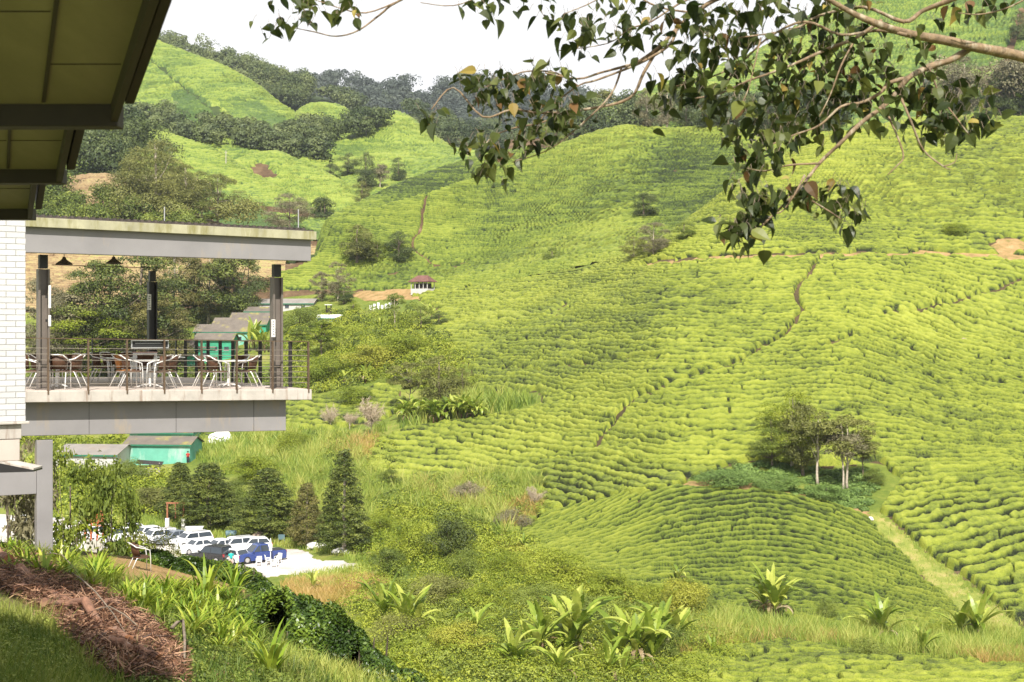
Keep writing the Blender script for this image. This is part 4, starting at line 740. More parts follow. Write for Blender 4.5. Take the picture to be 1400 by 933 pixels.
scrub('undergrowth', [[(385, 600), (520, 600), (560, 660), (700, 662), (740, 700), (690, 740), (560, 700), (500, 740), (390, 735), (230, 715), (230, 690), (390, 690)]], 190, .8, 2.3, 260, .24, M['lf_bright'], 'light green bushes scattered through the meadow', 416)
scrub('undergrowth', [[(225, 712), (300, 726), (420, 748), (500, 758), (500, 745), (420, 735), (300, 712), (225, 700)]], 90, .6, 1.5, 240, .2, M['lf_mid'], 'dark low growth beneath the conifers', 417)
scrub('undergrowth', [[(430, 822), (520, 800), (640, 900), (660, 960), (560, 960), (480, 880)]], 330, .18, .5, 130, .085, M['lf_bright'], 'small leafy weeds along the edge of the bank', 411)
# ---- grass
def grass(name, polys, n, hmin, hmax, w, mat, label, seed, S=SA, lean=.35, clump=.0):
    g = np.random.default_rng(seed); Vs, Ts = [], []
    for poly in polys:
        xs = [p[0] for p in poly]; ys = [p[1] for p in poly]; A = g.uniform(min(xs), max(xs), n*2); B = g.uniform(min(ys), max(ys), n*2); k = inpoly(A, B, poly); A, B = A[k][:n], B[k][:n]
        P = S.hits(A, B); m = len(P); P[:, :2] += g.normal(size=(m, 2))*.15; cl = fbm(P[:, 0]/1.6, P[:, 1]/1.6, 3, seed)
        h = (hmin+(hmax-hmin)*g.random(m))*(.5+cl); a = g.uniform(0, 6.283, m); sx = np.stack([np.cos(a), np.sin(a)*.4, np.zeros(m)], 1)*(w*(.6+.8*g.random(m)))[:, None]
        ln = g.normal(size=(m, 3))*lean*h[:, None]; ln[:, 2] = 0; up = np.stack([np.zeros(m), np.zeros(m), h], 1); mid = P+up*.55+ln*.3; tip = P+up+ln
        P[:, 2] -= .05; Vs.append(np.stack([P-sx, P+sx, mid+sx*.7, tip, mid-sx*.7], 1)); t = np.clip(.5+(cl-.5)*1.3+.45*(g.random(m)-.5), 0, 1); Ts.append(np.repeat(t, 5))
    V = np.concatenate(Vs).reshape(-1, 3); m = len(V)//5; b = np.arange(m)*5; Fq = np.concatenate([np.stack([b, b+1, b+2, b+4], 1), np.stack([b+4, b+2, b+3, b+3], 1)])
    me_f = [tuple(x) for x in []]
    Fq = np.concatenate([np.stack([b, b+1, b+2], 1), np.stack([b, b+2, b+4], 1), np.stack([b+4, b+2, b+3], 1)])
    return tag(meshobj(name, V, Fq, mat, tint=np.concatenate(Ts)), label, 'grass', kind='stuff')
grass('grass', [[(385, 590), (490, 600), (500, 650), (560, 668), (640, 655), (740, 658), (740, 690), (690, 700), (700, 745), (620, 705), (520, 700), (500, 740), (480, 740), (385, 700)]], 26000, .9, 2.3, .05, M['grass'], 'tall pale green grass between the conifers and the tea', 501)
grass('grass', [[(640, 545), (700, 545), (735, 552), (700, 562), (640, 572), (560, 585), (520, 590), (500, 600), (560, 580)]], 5000, 1.2, 2.6, .06, M['grass'], 'bright grass strip behind the banana grove', 502)
grass('grass', [[(925, 900), (940, 845), (1000, 850), (1100, 858), (1160, 868), (1240, 868), (1330, 862), (1410, 880), (1460, 930), (1400, 920), (1300, 912), (1180, 898), (1060, 886)]], 22000, .8, 1.8, .028, M['grass'], 'tall green grass band below the tea rows', 503)
grass('grass', [[(925, 905), (945, 868), (1050, 868), (1100, 872), (1170, 876), (1180, 893), (1060, 886), (1000, 892)], [(1300, 905), (1400, 900), (1440, 925), (1350, 918)]], 4500, .6, 1.3, .03, M['grass_or'], 'orange tinted dry grass in the band of tall grass', 504)
grass('grass', [[(160, 700), (300, 722), (420, 746), (500, 765), (520, 775), (500, 785), (500, 800), (420, 815), (380, 800), (400, 790), (495, 775), (470, 762), (400, 750), (300, 738), (160, 716)]], 26000, .25, .8, .035, M['grass'], 'short grass round the edge of the gravel lot', 505)
grass('grass', [[(385, 800), (500, 790), (530, 800), (520, 830), (470, 830), (400, 818)]], 9000, .3, .9, .03, M['grass_or'], 'straw coloured grass below the gravel lot', 506)
grass('grass', [[(265, 590), (390, 588), (390, 650), (300, 650), (265, 625)]], 9000, .6, 1.6, .06, M['grass'], 'grass slope beside the lower green hut', 507)
grass('grass', [[(1190, 700), (1262, 748), (1330, 800), (1400, 850), (1470, 900), (1440, 915), (1390, 880), (1310, 835), (1262, 790), (1215, 742)]], 9000, .12, .38, .03, M['grass'], 'thin grass growing on the straw coloured track', 508)
grass('grass', [[(570, 665), (650, 660), (700, 690), (690, 712), (640, 705), (590, 690)], [(690, 700), (740, 690), (730, 715), (690, 735)], [(470, 610), (520, 600), (500, 640), (440, 620)]], 1700, .8, 1.9, .05, M['grass_or'], 'brownish dry tufts in the tall meadow grass', 515)
# ---- banana plants
def banana_leaf(V, T, g, base, az, L_, W, elev, arch, tint):
    n = 11; pts = []; p = Vector(base); el = elev; 
    for k in range(n+1): pts.append(p.copy()); dr = Vector((math.cos(az)*math.cos(el), math.sin(az)*math.cos(el), math.sin(el))); p = p+dr*(L_/n); el -= arch/n*(.5+k/n)
    side = Vector((-math.sin(az), math.cos(az), 0))
    prof = [.08, .22, .55, .85, 1, 1, .98, .95, .86, .7, .45, .04]
    for k in range(n):
        for sgn in (-1, 1):
            w0, w1 = W*prof[k]*.5, W*prof[k+1]*.5; dz0 = Vector((0, 0, w0*.45)); dz1 = Vector((0, 0, w1*.45)); a, b = pts[k], pts[k+1]
            w1 *= g.uniform(.55, 1.1); q = [a, a+side*sgn*w0+dz0, b+side*sgn*w1+dz1, b]; V.extend(q if sgn > 0 else q[::-1]); T.extend([tint+g.uniform(-.12, .12)+(0.12 if sgn > 0 else 0)]*4)
def banana(px, pb, Hm, label, seed, nl=9, d=None, group=None, dry=.15, pos=None, spread=1.0, wide=.33):
    g = random.Random(seed); p = pos if pos is not None else (at(px, pb, d) if d else SA.hit(px, pb)); root = empty('banana_plant', p, 0, label, 'banana plant', group); V, T, V2, T2 = [], [], [], []
    st = MB(); ns = g.choice([2, 3, 3, 4]) if nl > 7 else 1
    for q in range(ns):
        bx, by = g.uniform(-.5, .5)*(q > 0)*Hm*.45, g.uniform(-.5, .5)*(q > 0)*Hm*.45; hs = Hm*.24*(1 if q == 0 else g.uniform(.5, .85)); st.tube([(bx, by, -.2), (bx, by, hs*.6), (bx+g.uniform(-.05, .05), by, hs)], [.13, .10, .06], 8)
        for k in range(int((nl+3)*(1 if q == 0 else .7))):
            az = k*2.4+g.uniform(-.4, .4); e_ = g.uniform(.85, 1.5); d_ = g.random() < dry
            if d_:
                V2, T2 = [], []; banana_leaf(V2, T2, g, (bx, by, hs*.9), az, Hm*.45, wide*.6*Hm/3, .7, 3.2, g.random()); meshobj('dry_leaf', np.array([tuple(v) for v in V2]), np.arange(len(V2)).reshape(-1, 4), M['lf_bandry'], root, np.clip(T2, 0, 1))
            else: banana_leaf(V, T, g, (bx, by, hs), az, Hm*.70*g.uniform(.55, 1.12), wide*Hm/3*g.uniform(.8, 1.25), e_, g.uniform(.2, 2.1)*spread, g.uniform(.15, .9))
    meshobj('foliage', np.array([tuple(v) for v in V]), np.arange(len(V)).reshape(-1, 4), M['lf_ban'], root, np.clip(T, 0, 1))
    st.build('stem', M['lf_bandry'], root, smooth=True); return root
BAN = [(790, 905, 5.7, 'largest banana plant with arching yellow leaves at the bottom', 13), (742, 900, 4.3, 'banana plant left of the largest one', 8), (870, 915, 5.1, 'dark leaved banana plant at the bottom right of the scrub', 11), (905, 895, 4.8, 'upright banana plant beside the dark leaved one', 9),
 (765, 940, 3.5, 'banana plant cut by the bottom edge', 8), (700, 925, 3.5, 'banana plant low at the bottom with bending leaves', 8), (832, 940, 3.8, 'banana plant at the bottom edge between two larger ones', 8), (525, 862, 4.6, 'yellow green banana plant beside the bank edge', 8), (560, 872, 4.6, 'banana plant right of the yellow green one by the bank', 8),
 (650, 880, 3.8, 'slender banana plant in the middle of the scrub', 6), (1055, 846, 5.0, 'wide banana plant in front of the tea rows', 14), (1205, 878, 4.6, 'fresh green banana plant in the tall grass', 9), (1337, 882, 5.0, 'banana plant with a brown stem near the straw track', 9), (1262, 905, 3.2, 'small withered banana plant by the front tea', 6),
 (928, 800, 2.6, 'small banana plant crowning a yellow green bush', 6), (935, 880, 3.2, 'banana plant at the left end of the tall grass', 7), (975, 905, 2.2, 'little banana plant beside the front tea patch', 5), (428, 812, 2.6, 'single banana shoot behind the dark bush', 4), (690, 742, 2.6, 'banana shoot at the left of the tea rows', 4), (716, 752, 2.2, 'pale banana shoot below the tea rows', 4),
 (348, 478, 7.0, 'banana plant beside the green huts', 9), (362, 482, 6.0, 'banana plant close to the right deck column', 8), (545, 488, 6.0, 'banana plant above the olive trees', 8), (470, 526, 4.2, 'pale banana plant on the slope beside the railing', 7), (500, 524, 4.2, 'pale banana plant further along the slope', 7), (590, 440, 5, 'banana plant under the red roofed shelter', 7), (520, 455, 4.0, 'silvery banana plant below the white blocks', 6)]
for i, (px, pb, H_, lab, nl) in enumerate(BAN): banana(px, pb, H_, lab, 600+i, nl)
for i in range(11):
    px = 556+i*9.2; banana(px, 576-3*math.sin(i*1.1)-i*.35, 4.3+.5*math.sin(i*2.3), 'broad leaved plant in the dense bright grove on the slope', 700+i, 13, group='grove of broad leaved plants on the slope', spread=1.7, wide=.5, dry=.05)
# ---- bare bushes
def dead_bush(px, pb, pt, label, seed, wide=1.0, mat='dead'):
    p = SA.hit(px, pb); H_ = (HY-pt)/F*p.y+CZ-p.z; root = empty('bare_bush', p, 0, label, 'bush'); g = random.Random(seed); m = MB(); m.tube([(0, 0, -.2), (0, 0, H_*.45)], [H_*.022, H_*.014], 6)
    V, T = [], []; gg = np.random.default_rng(seed)
    for k in range(26):
        a = g.uniform(0, 6.28); e = g.uniform(.4, 1.4); L_ = H_*g.uniform(.35, .6); s = Vector((0, 0, H_*g.uniform(.15, .45))); t = s+Vector((math.cos(a)*math.cos(e)*wide, math.sin(a)*math.cos(e)*wide, math.sin(e)))*L_; m.tube([s, s.lerp(t, .5)+Vector((0, 0, .05*H_)), t], [H_*.009, H_*.006, H_*.003], 4)
        for j in range(60):
            b = s.lerp(t, g.uniform(.35, 1)); dr = Vector((g.gauss(0, 1), g.gauss(0, 1), g.gauss(.4, .8))).normalized()*H_*g.uniform(.06, .14); sd_ = dr.cross(Vector((0, 1, .2))).normalized()*H_*.0035; V.extend([b-sd_, b+sd_, b+dr+sd_*.6, b+dr-sd_*.6]); T.extend([g.random()]*4)
    meshobj('twigs', np.array([tuple(v) for v in V]), np.arange(len(V)).reshape(-1, 4), M[mat], root, np.array(T)); m.build('stem', M['bark_pale'], root)
dead_bush(508, 596, 540, 'bare pinkish round bush below the end of the deck beam', 1); dead_bush(452, 586, 550, 'smaller bare pinkish shrub left of the round bare bush', 2); dead_bush(478, 588, 560, 'low bare shrub between two pinkish bushes', 3, 1.3)
dead_bush(645, 692, 656, 'dry brown bush in the long grass', 4, 1.3); dead_bush(730, 700, 664, 'thin dry bush on the edge of the tea', 5); dead_bush(530, 775, 755, 'heap of dry twigs at the tip of the gravel lot', 6, 1.8)
# ------------------------------------------------------------------ the cafe terrace: deck frame of reference (s along the front, r backwards, z up from the floor)
E1 = Vector((.866, .5, 0)); E2 = Vector((-.5, .866, 0)); DS = 1.08
O0 = Vector(((422-CX)/F*30.3, 30.3, -78/F*30.3))            # front right corner of the deck floor, seen from the eye
DECK = Vector((0, 0, CZ))+O0*DS
PAR = Matrix(((.866, -.5, 0, DECK.x), (.5, .866, 0, DECK.y), (0, 0, 1, DECK.z), (0, 0, 0, 1)))
def thing(name, label, cat, s=0, r=0, z=0, group=None, rz=0):
    o = empty(name, (0, 0, 0), 0, label, cat, group); p = PAR @ Vector((s, r, z)); o.location = p; o.rotation_euler = (0, 0, math.atan2(.5, .866)+rz); return o
def zr(py, s): d = DS*(30.3+.5*s/DS); return (HY-py)/F*d+CZ-DECK.z       # height above floor at the front plane
deck = thing('deck', 'raised concrete terrace floor carried on a deep grey beam', 'terrace')
FT = -.015
m = MB(); Ls = 9.5
def slab(m, s0, s1, r0, r1, z0, z1, tilt=FT):
    m.hexa([(s0, r0, z0+s0*tilt), (s1, r0, z0+s1*tilt), (s1, r1, z0+s1*tilt), (s0, r1, z0+s0*tilt), (s0, r0, z1+s0*tilt), (s1, r0, z1+s1*tilt), (s1, r1, z1+s1*tilt), (s0, r1, z1+s0*tilt)]); return m
slab(MB(), -Ls, .08, 0, 10.2, -.25, -.012).build('floor_slab', M['concrete'], deck, bevel=.012)
slab(MB(), -Ls, .02, .06, 10.1, -.010, 0).build('floor_screed', M['floor'], deck)
slab(MB(), -Ls, -.42, .34, .58, -.97, -.252).build('front_beam', M['steel'], deck, bevel=.01)
slab(MB(), -Ls, -.42, 8.2, 8.45, -.97, -.252).build('rear_beam', M['steel'], deck)
for s_ in (-5.95, -2.4): slab(MB(), s_-.12, s_+.12, .60, 8.2, -.75, -.252).build('cross_beam', M['steel'], deck)
jl = MB()
for s_ in (-4.9, -3.0, -1.2): slab(jl, s_, s_+.006, .334, .34, -.96, -.256)
jl.build('beam_joint', M['column_dark'], deck)
# grey support post and its brace under the deck (px 50-70)
def front_s(px, r=0.0):
    k = (px-CX)/F; return (k*(O0.y+.866*r/DS)-(O0.x-.5*r/DS))/(.866-.5*k)*DS
sp = front_s(60, .45); zb = float(SA.zat(*(PAR @ Vector((sp, .45, 0)))[:2])[0])-DECK.z
post = thing('support_post', 'tall grey square post with a cross beam holding up the deck', 'post', sp, .46, 0)
MB().box((0, 0, (zb-.4-.98)/2), (.33, .24, -(zb-.4)-.98)).build('post', M['steel'], post, bevel=.008)
zc_ = zr(660, sp); MB().box((-2.2, 0, zc_), (4.06, .22, .52)).build('cross_beam', M['steel'], post, bevel=.008)
# railing
def railing(label, a, b, posts, pm, pw, inner):
    o = thing('railing', label, 'railing'); a, b = Vector(a), Vector(b); u = (b-a).normalized()
    for f in posts:
        p = a.lerp(b, f); z0 = p.x*FT; MB().box((p.x, p.y, z0+.50), pw+(1.16,)).build('post', M[pm], o)
    n = 8
    for k in range(n):
        h = .14+k*.125; mm = MB(); pts = [a.lerp(b, t/6) for t in range(7)]
        if k < n-1: mm.tube([(p.x, p.y, p.x*FT+h-(.006 if 0 < i < 6 else 0)) for i, p in enumerate(pts)], .0055, 5); mm.build('cable', M['cable'], o)
        else: mm.bar((a.x, a.y, a.x*FT+1.09), (b.x, b.y, b.x*FT+1.09), .05, .016); mm.build('top_rail', M['railmetal'], o)
    return o
ss = [front_s(px, .0) for px in (422, 373, 324, 276, 225, 174, 121, 66)]; a0 = (-Ls+.2, 0.02, 0); b0 = (0, .02, 0)
railing('front railing of thin wires with rusty brown posts', a0, b0, [(s-a0[0])/(b0[0]-a0[0]) for s in ss], 'railmetal', (.03, .075), 0)
railing('side railing of wires with broad black posts at the end of the deck', (0, .12, 0), (0, 9.95, 0), [(i+1)*.105 for i in range(9)], 'railblack', (.09, .03), 0)
railing('rear railing of wires with black posts along the back of the deck', (-.1, 10.0, 0), (-Ls+.2, 10.0, 0), [.0, .13, .26, .40, .54, .68, .82, .96], 'railblack', (.03, .09), 0)
# columns
def column(s, r, mat, label, ztop=2.86):
    o = thing('column', label, 'column', s, r, s*FT)
    mm = MB(); w, dd, t = .235, .235, .04
    mm.box((-w/2+t/2, 0, ztop/2-.15), (t, dd, ztop-.3)); mm.box((w/2-t/2, 0, ztop/2-.15), (t, dd, ztop-.3)); mm.box((0, 0, ztop/2-.15), (w-2*t, .05, ztop-.3)); mm.build('h_section', M[mat], o)
    MB().box((0, 0, .012), (.4, .4, .024)).build('base_plate', M[mat], o); MB().box((0, 0, ztop-.14), (.17, .17, .29)).build('cap', M['column_dark'], o); return o
sL, sR = front_s(59, .5*DS), front_s(378, .5*DS)
column(sL, .54, 'column', 'brown H shaped steel column at the left of the deck front'); column(sR, .54, 'column', 'grey brown H shaped steel column at the right end of the deck front')
column(-1.08, 9.0, 'column_dark', 'dark rear steel column in the middle of the terrace', 3.0)
# signs on the columns: small white name boards with dark strokes
def board(label, s, r, z, w, h, n, side):
    o = thing('sign', label, 'sign', s, r, z); MB().box((0, -.012, 0), (w, .02, h)).build('board', M['paper'], o); g = random.Random(n)
    q = MB(); k = 6
    for i in range(k):
        zz = h*.42-(i+.2)*h*.84/k
        for j in range(3): q.box((g.uniform(-.25, .25)*w, -.0235, zz-j*h*.03), (w*g.uniform(.25, .6), .003, h*.013))
        q.box((g.uniform(-.1, .1)*w, -.0235, zz-h*.03), (w*.12, .003, h*.07))
    q.build('lettering', M['black'], o)
board('white notice board with dark signs on the right front column', front_s(373.5, .36), .36, zr(449, -.8)+.0, .09, .40, 4, 1)
board('narrow white notice board on the dark rear column', -1.22, 8.80, zr(433, -1)*1.28+.02, .10, .44, 5, 1)
for i, (py0, py1, lb) in enumerate(((390, 421, 'upper white tube light standing beside the left column'), (431, 446, 'lower short white tube light beside the left column'))):
    s_ = front_s(68, .30); z0, z1 = zr(py1, s_), zr(py0, s_); o = thing('tube_light', lb, 'light fitting', s_, .30, z0); MB().box((0, 0, (z1-z0)/2), (.045, .045, z1-z0)).build('tube', M['white'], o); MB().box((-.05, .05, (z1-z0)/2), (.04, .05, .06)).build('bracket', M['column_dark'], o)
# roof
roof = thing('pavilion_roof', 'flat terrace roof with a mossy fascia over a long grey beam', 'roof')
def rz_(py, px): s = front_s(px, -.3); return s, (HY-py)/F*(DS*(O0.y)+.5*s-.866*.3)+CZ-DECK.z
sa, zaT = rz_(297, 35); sb, zbT = rz_(317, 432); _, zaB = rz_(310, 35); _, zbB = rz_(328.5, 432)
ex = (-Ls-sa)/(sb-sa); ext = lambda za, zb_: za+(zb_-za)*ex
m = MB(); s0, s1 = -Ls, sb
def rslab(z0a, z0b, z1a, z1b, r0, r1, s0=s0, s1=s1, rise=0): return MB().hexa([(s0, r0, z0a), (s1, r0, z0b), (s1, r1, z0b+rise), (s0, r1, z0a+rise), (s0, r0, z1a), (s1, r0, z1b), (s1, r1, z1b+rise), (s0, r1, z1a+rise)])
rslab(ext(zaB, zbB), zbB, ext(zaT, zbT), zbT, -.34, -.24).build('fascia', M['fascia'], roof, bevel=.008)
rslab(ext(zaB, zbB)+.02, zbB+.02, ext(zaT, zbT)-.03, zbT-.03, -.24, 10.4, s1=sb-.03, rise=.10).build('ceiling_slab', M['concrete'], roof)
_, za1 = rz_(345, 35); _, zb1 = rz_(357, 425); fs = front_s(425, -.2)
rslab(ext(za1, zb1), zb1, ext(zaB, zbB)+.018, zbB+.018, -.21, .0, s1=fs).build('front_beam', M['steel'], roof, bevel=.01)
q = MB(); 
for k in range(62):
    s_ = -Ls+.3+k*(sb+Ls-.4)/62; zz = ext(zaT, zbT)+(zbT-ext(zaT, zbT))*(s_+Ls)/(sb+Ls); q.box((s_, 5.05, zz+.055), (.075, 10.5, .05), ch=.02); 
q.build('roof_ribs', M['roofmetal'], roof); rslab(ext(zaT, zbT)-.028, zbT-.028, ext(zaT, zbT)+.035, zbT+.035, -.22, 10.35, s1=sb-.02, rise=.02).build('roof_sheet', M['roofmetal'], roof)
for i, (px, py0, lb) in enumerate(((225, 279, 'left thin lightning rod on the terrace roof'), (408, 281, 'right thin lightning rod at the roof end'))):
    s_ = front_s(px, .1); z0 = zr(py0+35, s_); o = thing('lightning_rod', lb, 'rod', s_, .1, z0-.12); MB().tube([(0, 0, 0), (0, 0, .62)], .012, 6).build('rod', M['wire'], o); MB().box((0, 0, .08), (.06, .06, .05)).build('foot', M['roofmetal'], o)
# lamps hanging under the roof
for px, d_, py0, lb in ((86, 1.6, 362, 'conical dark pendant lamp nearest the left column'), (152, 3.0, 361, 'fainter conical pendant lamp over the middle of the terrace')):
    s_ = front_s(px, d_*DS); dd = DS*O0.y+.5*s_+.866*d_; z0 = (HY-py0)/F*dd+CZ-DECK.z; o = thing('pendant_lamp', lb, 'lamp', s_, d_, z0)
    MB().lathe([(.03, .17), (.05, .12), (.07, .10), (.17, .03), (.19, 0), (.16, .012), (.05, .09)], n=18).build('shade', M['roofmetal'], o); MB().tube([(0, 0, .16), (0, 0, 3.2-z0)], .008, 6).build('rod', M['column_dark'], o)
o = thing('light_rail', 'thin dark tie rod stretched below the lamps', 'rod', 0, 0, 0)
s0_, s1_ = front_s(70, 2*DS), front_s(165, 2*DS); zz = (HY-362)/F*(DS*30.3+.5*s0_+1.73)+CZ-DECK.z; MB().tube([(s0_, 2.1, zz), (s1_+1, 2.1, zz-.02)], .008, 5).build('rod', M['column_dark'], o)
# ---- furniture
def chair_root(label='x', orange=False):
    t = empty('cafe_chair', (0, 0, 0), 0, label, 'chair'); A = M['alu']; rm = M['rattan_or' if orange else 'rattan']
    MB().box((0, .02, .42), (.44, .42, .035), ch=.08).build('seat', rm, t, bevel=.008)
    b = MB(); pts = []
    for k in range(9): a = -math.pi*(.12+.76*k/8); pts.append((math.cos(a)*.235, .10+math.sin(a)*.22*-1*-1, 0))
    n = 9; vs = []
    for z, sc in ((.47, .92), (.62, 1.0), (.80, 1.06)):
        for k in range(n): a = math.radians(200+140*k/8); vs.append((math.cos(a)*.235*sc, math.sin(a)*.25*sc+.02-(z-.47)*.12, z))
    fs = [(i*n+k, i*n+k+1, (i+1)*n+k+1, (i+1)*n+k) for i in range(2) for k in range(n-1)]; b.add(vs, fs); bo = b.build('backrest', rm, t, smooth=True); md = bo.modifiers.new('t', 'SOLIDIFY'); md.thickness = .022
    for s in (-1, 1):
        MB().tube([(s*.24, .235, 0), (s*.235, .225, .40), (s*.25, .20, .62), (s*.25, .06, .67), (s*.245, -.17, .72), (s*.17, -.285, .81)], .0145, 7).build('arm_frame', A, t, smooth=True)
        MB().tube([(s*.22, -.33, 0), (s*.20, -.14, .40), (s*.2, .1, .405)], .0135, 7).build('leg', A, t, smooth=True)
    MB().tube([(-.17, -.285, .81), (-.09, -.325, .825), (.09, -.325, .825), (.17, -.285, .81)], .0145, 7).build('top_rail', A, t, smooth=True)
    return t
def table_root(round_=True):
    t = empty('cafe_table', (0, 0, 0), 0, 'x', 'table')
    if round_: MB().lathe([(.40, .0), (.425, .004), (.43, .018), (.42, .03), (.0005, .03)], c=(0, 0, .665), n=28).build('table_top', M['tabletop'], t)
    else: MB().box((0, 0, .68), (.80, .80, .03), ch=.06).build('table_top', M['tabletop'], t, bevel=.006)
    MB().tube([(0, 0, .03), (0, 0, .66)], .032, 10).build('column', M['alu'], t)
    for k in range(4): a = k*math.pi/2+.78; MB().tube([(0, 0, .10), (math.cos(a)*.18, math.sin(a)*.18, .07), (math.cos(a)*.36, math.sin(a)*.36, .012)], [.02, .017, .013], 6).build('foot', M['alu'], t)
    return t
chA, chO, tbA, tbB = chair_root(), chair_root(orange=True), table_root(True), table_root(False); used = set()
def put(src, px, r, ang, label, group=None, SC=.90, wd=None, z=0, p=None):
    o = src if src.name not in used and not used.add(src.name) else copy_tree(src)
    if p is None:
        s = front_s(px, r*DS); p = PAR @ Vector((s, r*DS, s*FT+z))
    o.location = p; o.rotation_euler = (0, 0, ang); o.scale = (SC, SC, SC); tag(o, label)
    if group: o['group'] = group
    elif 'group' in o.keys(): del o['group']
    return o
SETS = [(78, 1.3, tbA, 'round metal table at the left beside the left column', 'left table', ['chair at the left column table, back towards the white wall', 'dark chair partly behind the left column', 'chair at the right of the left column table', 'rattan chair behind the left column table', 'chair on the near side of the left column table'], [(-36, .9, -1.4), (-22, 1.9, -1.0), (20, 1.2, 1.5), (12, 2.3, 2.4), (2, .7, .1)]),
 (205, 1.3, tbA, 'round white metal table in the middle near the front railing', 'middle table', ['brown chair left of the middle table with its back to us', 'chair right of the middle table facing it', 'second chair at the right of the middle table', 'brown chair behind the middle table'], [(-24, 1.0, -1.2), (24, 1.2, 1.45), (13, 0.5, 2.2), (-8, 2.5, 3.0)]),
 (168, 4.6, tbB, 'square table standing further back under the menu stand', 'rear table', ['dark chair at the left of the rear table', 'dark chair next to the leftmost one at the rear table', 'dark chair right of the rear table', 'dark chair on the far side of the rear table'], [(-29, 4.5, -1.5), (-16, 5.6, -2.2), (20, 5.0, 1.6), (2, 6.2, 3.1)]),
 (312, 1.4, tbB, 'square metal table nearest the end of the deck', 'end table', ['leftmost brown chair of the table nearest the deck end', 'brown chair second from left at the table nearest the deck end', 'brown chair right of centre at the table nearest the deck end', 'rightmost chair, leaning at the table nearest the deck end'], [(-30, 1.3, -1.5), (-15, .8, -.9), (12, 2.1, 2.3), (27, 1.4, 1.5)])]
for px, r, tb, lab, g_, labs, offs in SETS:
    put(tb, px, r, .52, lab, 'terrace tables')
    for lb, (dx, rr, an) in zip(labs, offs): put(chA, px+dx, rr, an, lb, 'rattan chairs on the terrace')
put(chO, 165+6, 1.9, -1.6, 'orange backed rattan chair beside the middle table', 'rattan chairs on the terrace')
put(tbB, 232, 6.5, .4, 'small table against the rear of the terrace', 'terrace tables')
# menu stand (long black panel in a pale frame, px 174-226, rows 466-475)
s0_, s1_ = front_s(175, .35), front_s(226, .35); z0, z1 = zr(476, s0_), zr(466, s0_); o = thing('menu_panel', 'long black panel in a pale frame fixed to the front railing', 'panel', (s0_+s1_)/2, .09, z0); w_ = s1_-s0_
MB().box((0, 0, (z1-z0)/2), (w_-.05, .02, z1-z0-.03)).build('panel', M['black'], o); fr_ = MB()
for zz in (0, z1-z0): fr_.box((0, 0, zz), (w_, .035, .022))
for xx in (-w_/2+.011, w_/2-.011): fr_.box((xx, 0, (z1-z0)/2), (.022, .035, z1-z0-.024))
fr_.build('frame', M['wire'], o); MB().box((0, -.012, (z1-z0)*.62), (w_*.8, .004, .012)).build('stripe', M['wire'], o)
o = thing('box', 'pale cardboard box on the floor behind the middle table', 'box', front_s(198, 4*DS), 4.3, 0); MB().box((0, 0, .45), (.5, .4, .7)).build('carton', M['paper'], o, bevel=.01); MB().box((0, 0, .81), (.52, .42, .02)).build('lid', M['cl_pink'], o)
# ------------------------------------------------------------------ white brick wall and its footing (left edge)
wd_ = 20.0; c = at(35, HY, wd_); wall = empty('brick_wall', (c.x, c.y, 0), math.radians(30), 'white painted brick wall at the left edge', 'wall')
zt, zb_, z2, z3 = CZ+(HY-292)/F*wd_, CZ+(HY-576)/F*wd_, CZ+(HY-600)/F*wd_, CZ+(HY-630)/F*wd_
MB().box((-2.5, .2, (zt+zb_)/2), (5, .4, zt-zb_)).build('brickwork', M['brick'], wall); MB().box((-2.48, .2, zb_-.0205), (5.06, .48, .037)).build('ledge', M['concrete'], wall, bevel=.008)
MB().box((-2.55, .2, (zb_-.045+z2)/2), (5, .36, zb_-.045-z2)).build('footing', M['concrete'], wall, bevel=.008); MB().box((-2.56, .2, (z2-.004+z3)/2), (4.98, .34, z2-.004-z3)).build('plinth', M['floor'], wall, bevel=.01)
st = empty('stair_flight', (0, 0, 0), 0, 'dark underside of a stair sloping below the brick wall', 'stair'); a, b = at(-60, 622, 26), at(46, 643, 26.4); m = MB(); m.hexa([a+Vector((0, 0, -.35)), b+Vector((0, 0, -.03)), b+Vector((0, 0.5, -.03)), a+Vector((0, 0.5, -.35)), a, b, b+Vector((0, 0.5, 0)), a+Vector((0, 0.5, 0))]); m.build('soffit', M['column_dark'], st)
m = MB(); m.hexa([a+Vector((0, 0, .003)), b+Vector((0, 0, .003)), b+Vector((0, 0.5, .003)), a+Vector((0, 0.5, .003)), a+Vector((0, 0, .035)), b+Vector((0, 0, .035)), b+Vector((0, 0.5, .035)), a+Vector((0, 0.5, .035))]); m.build('tread_slab', M['concrete'], st)
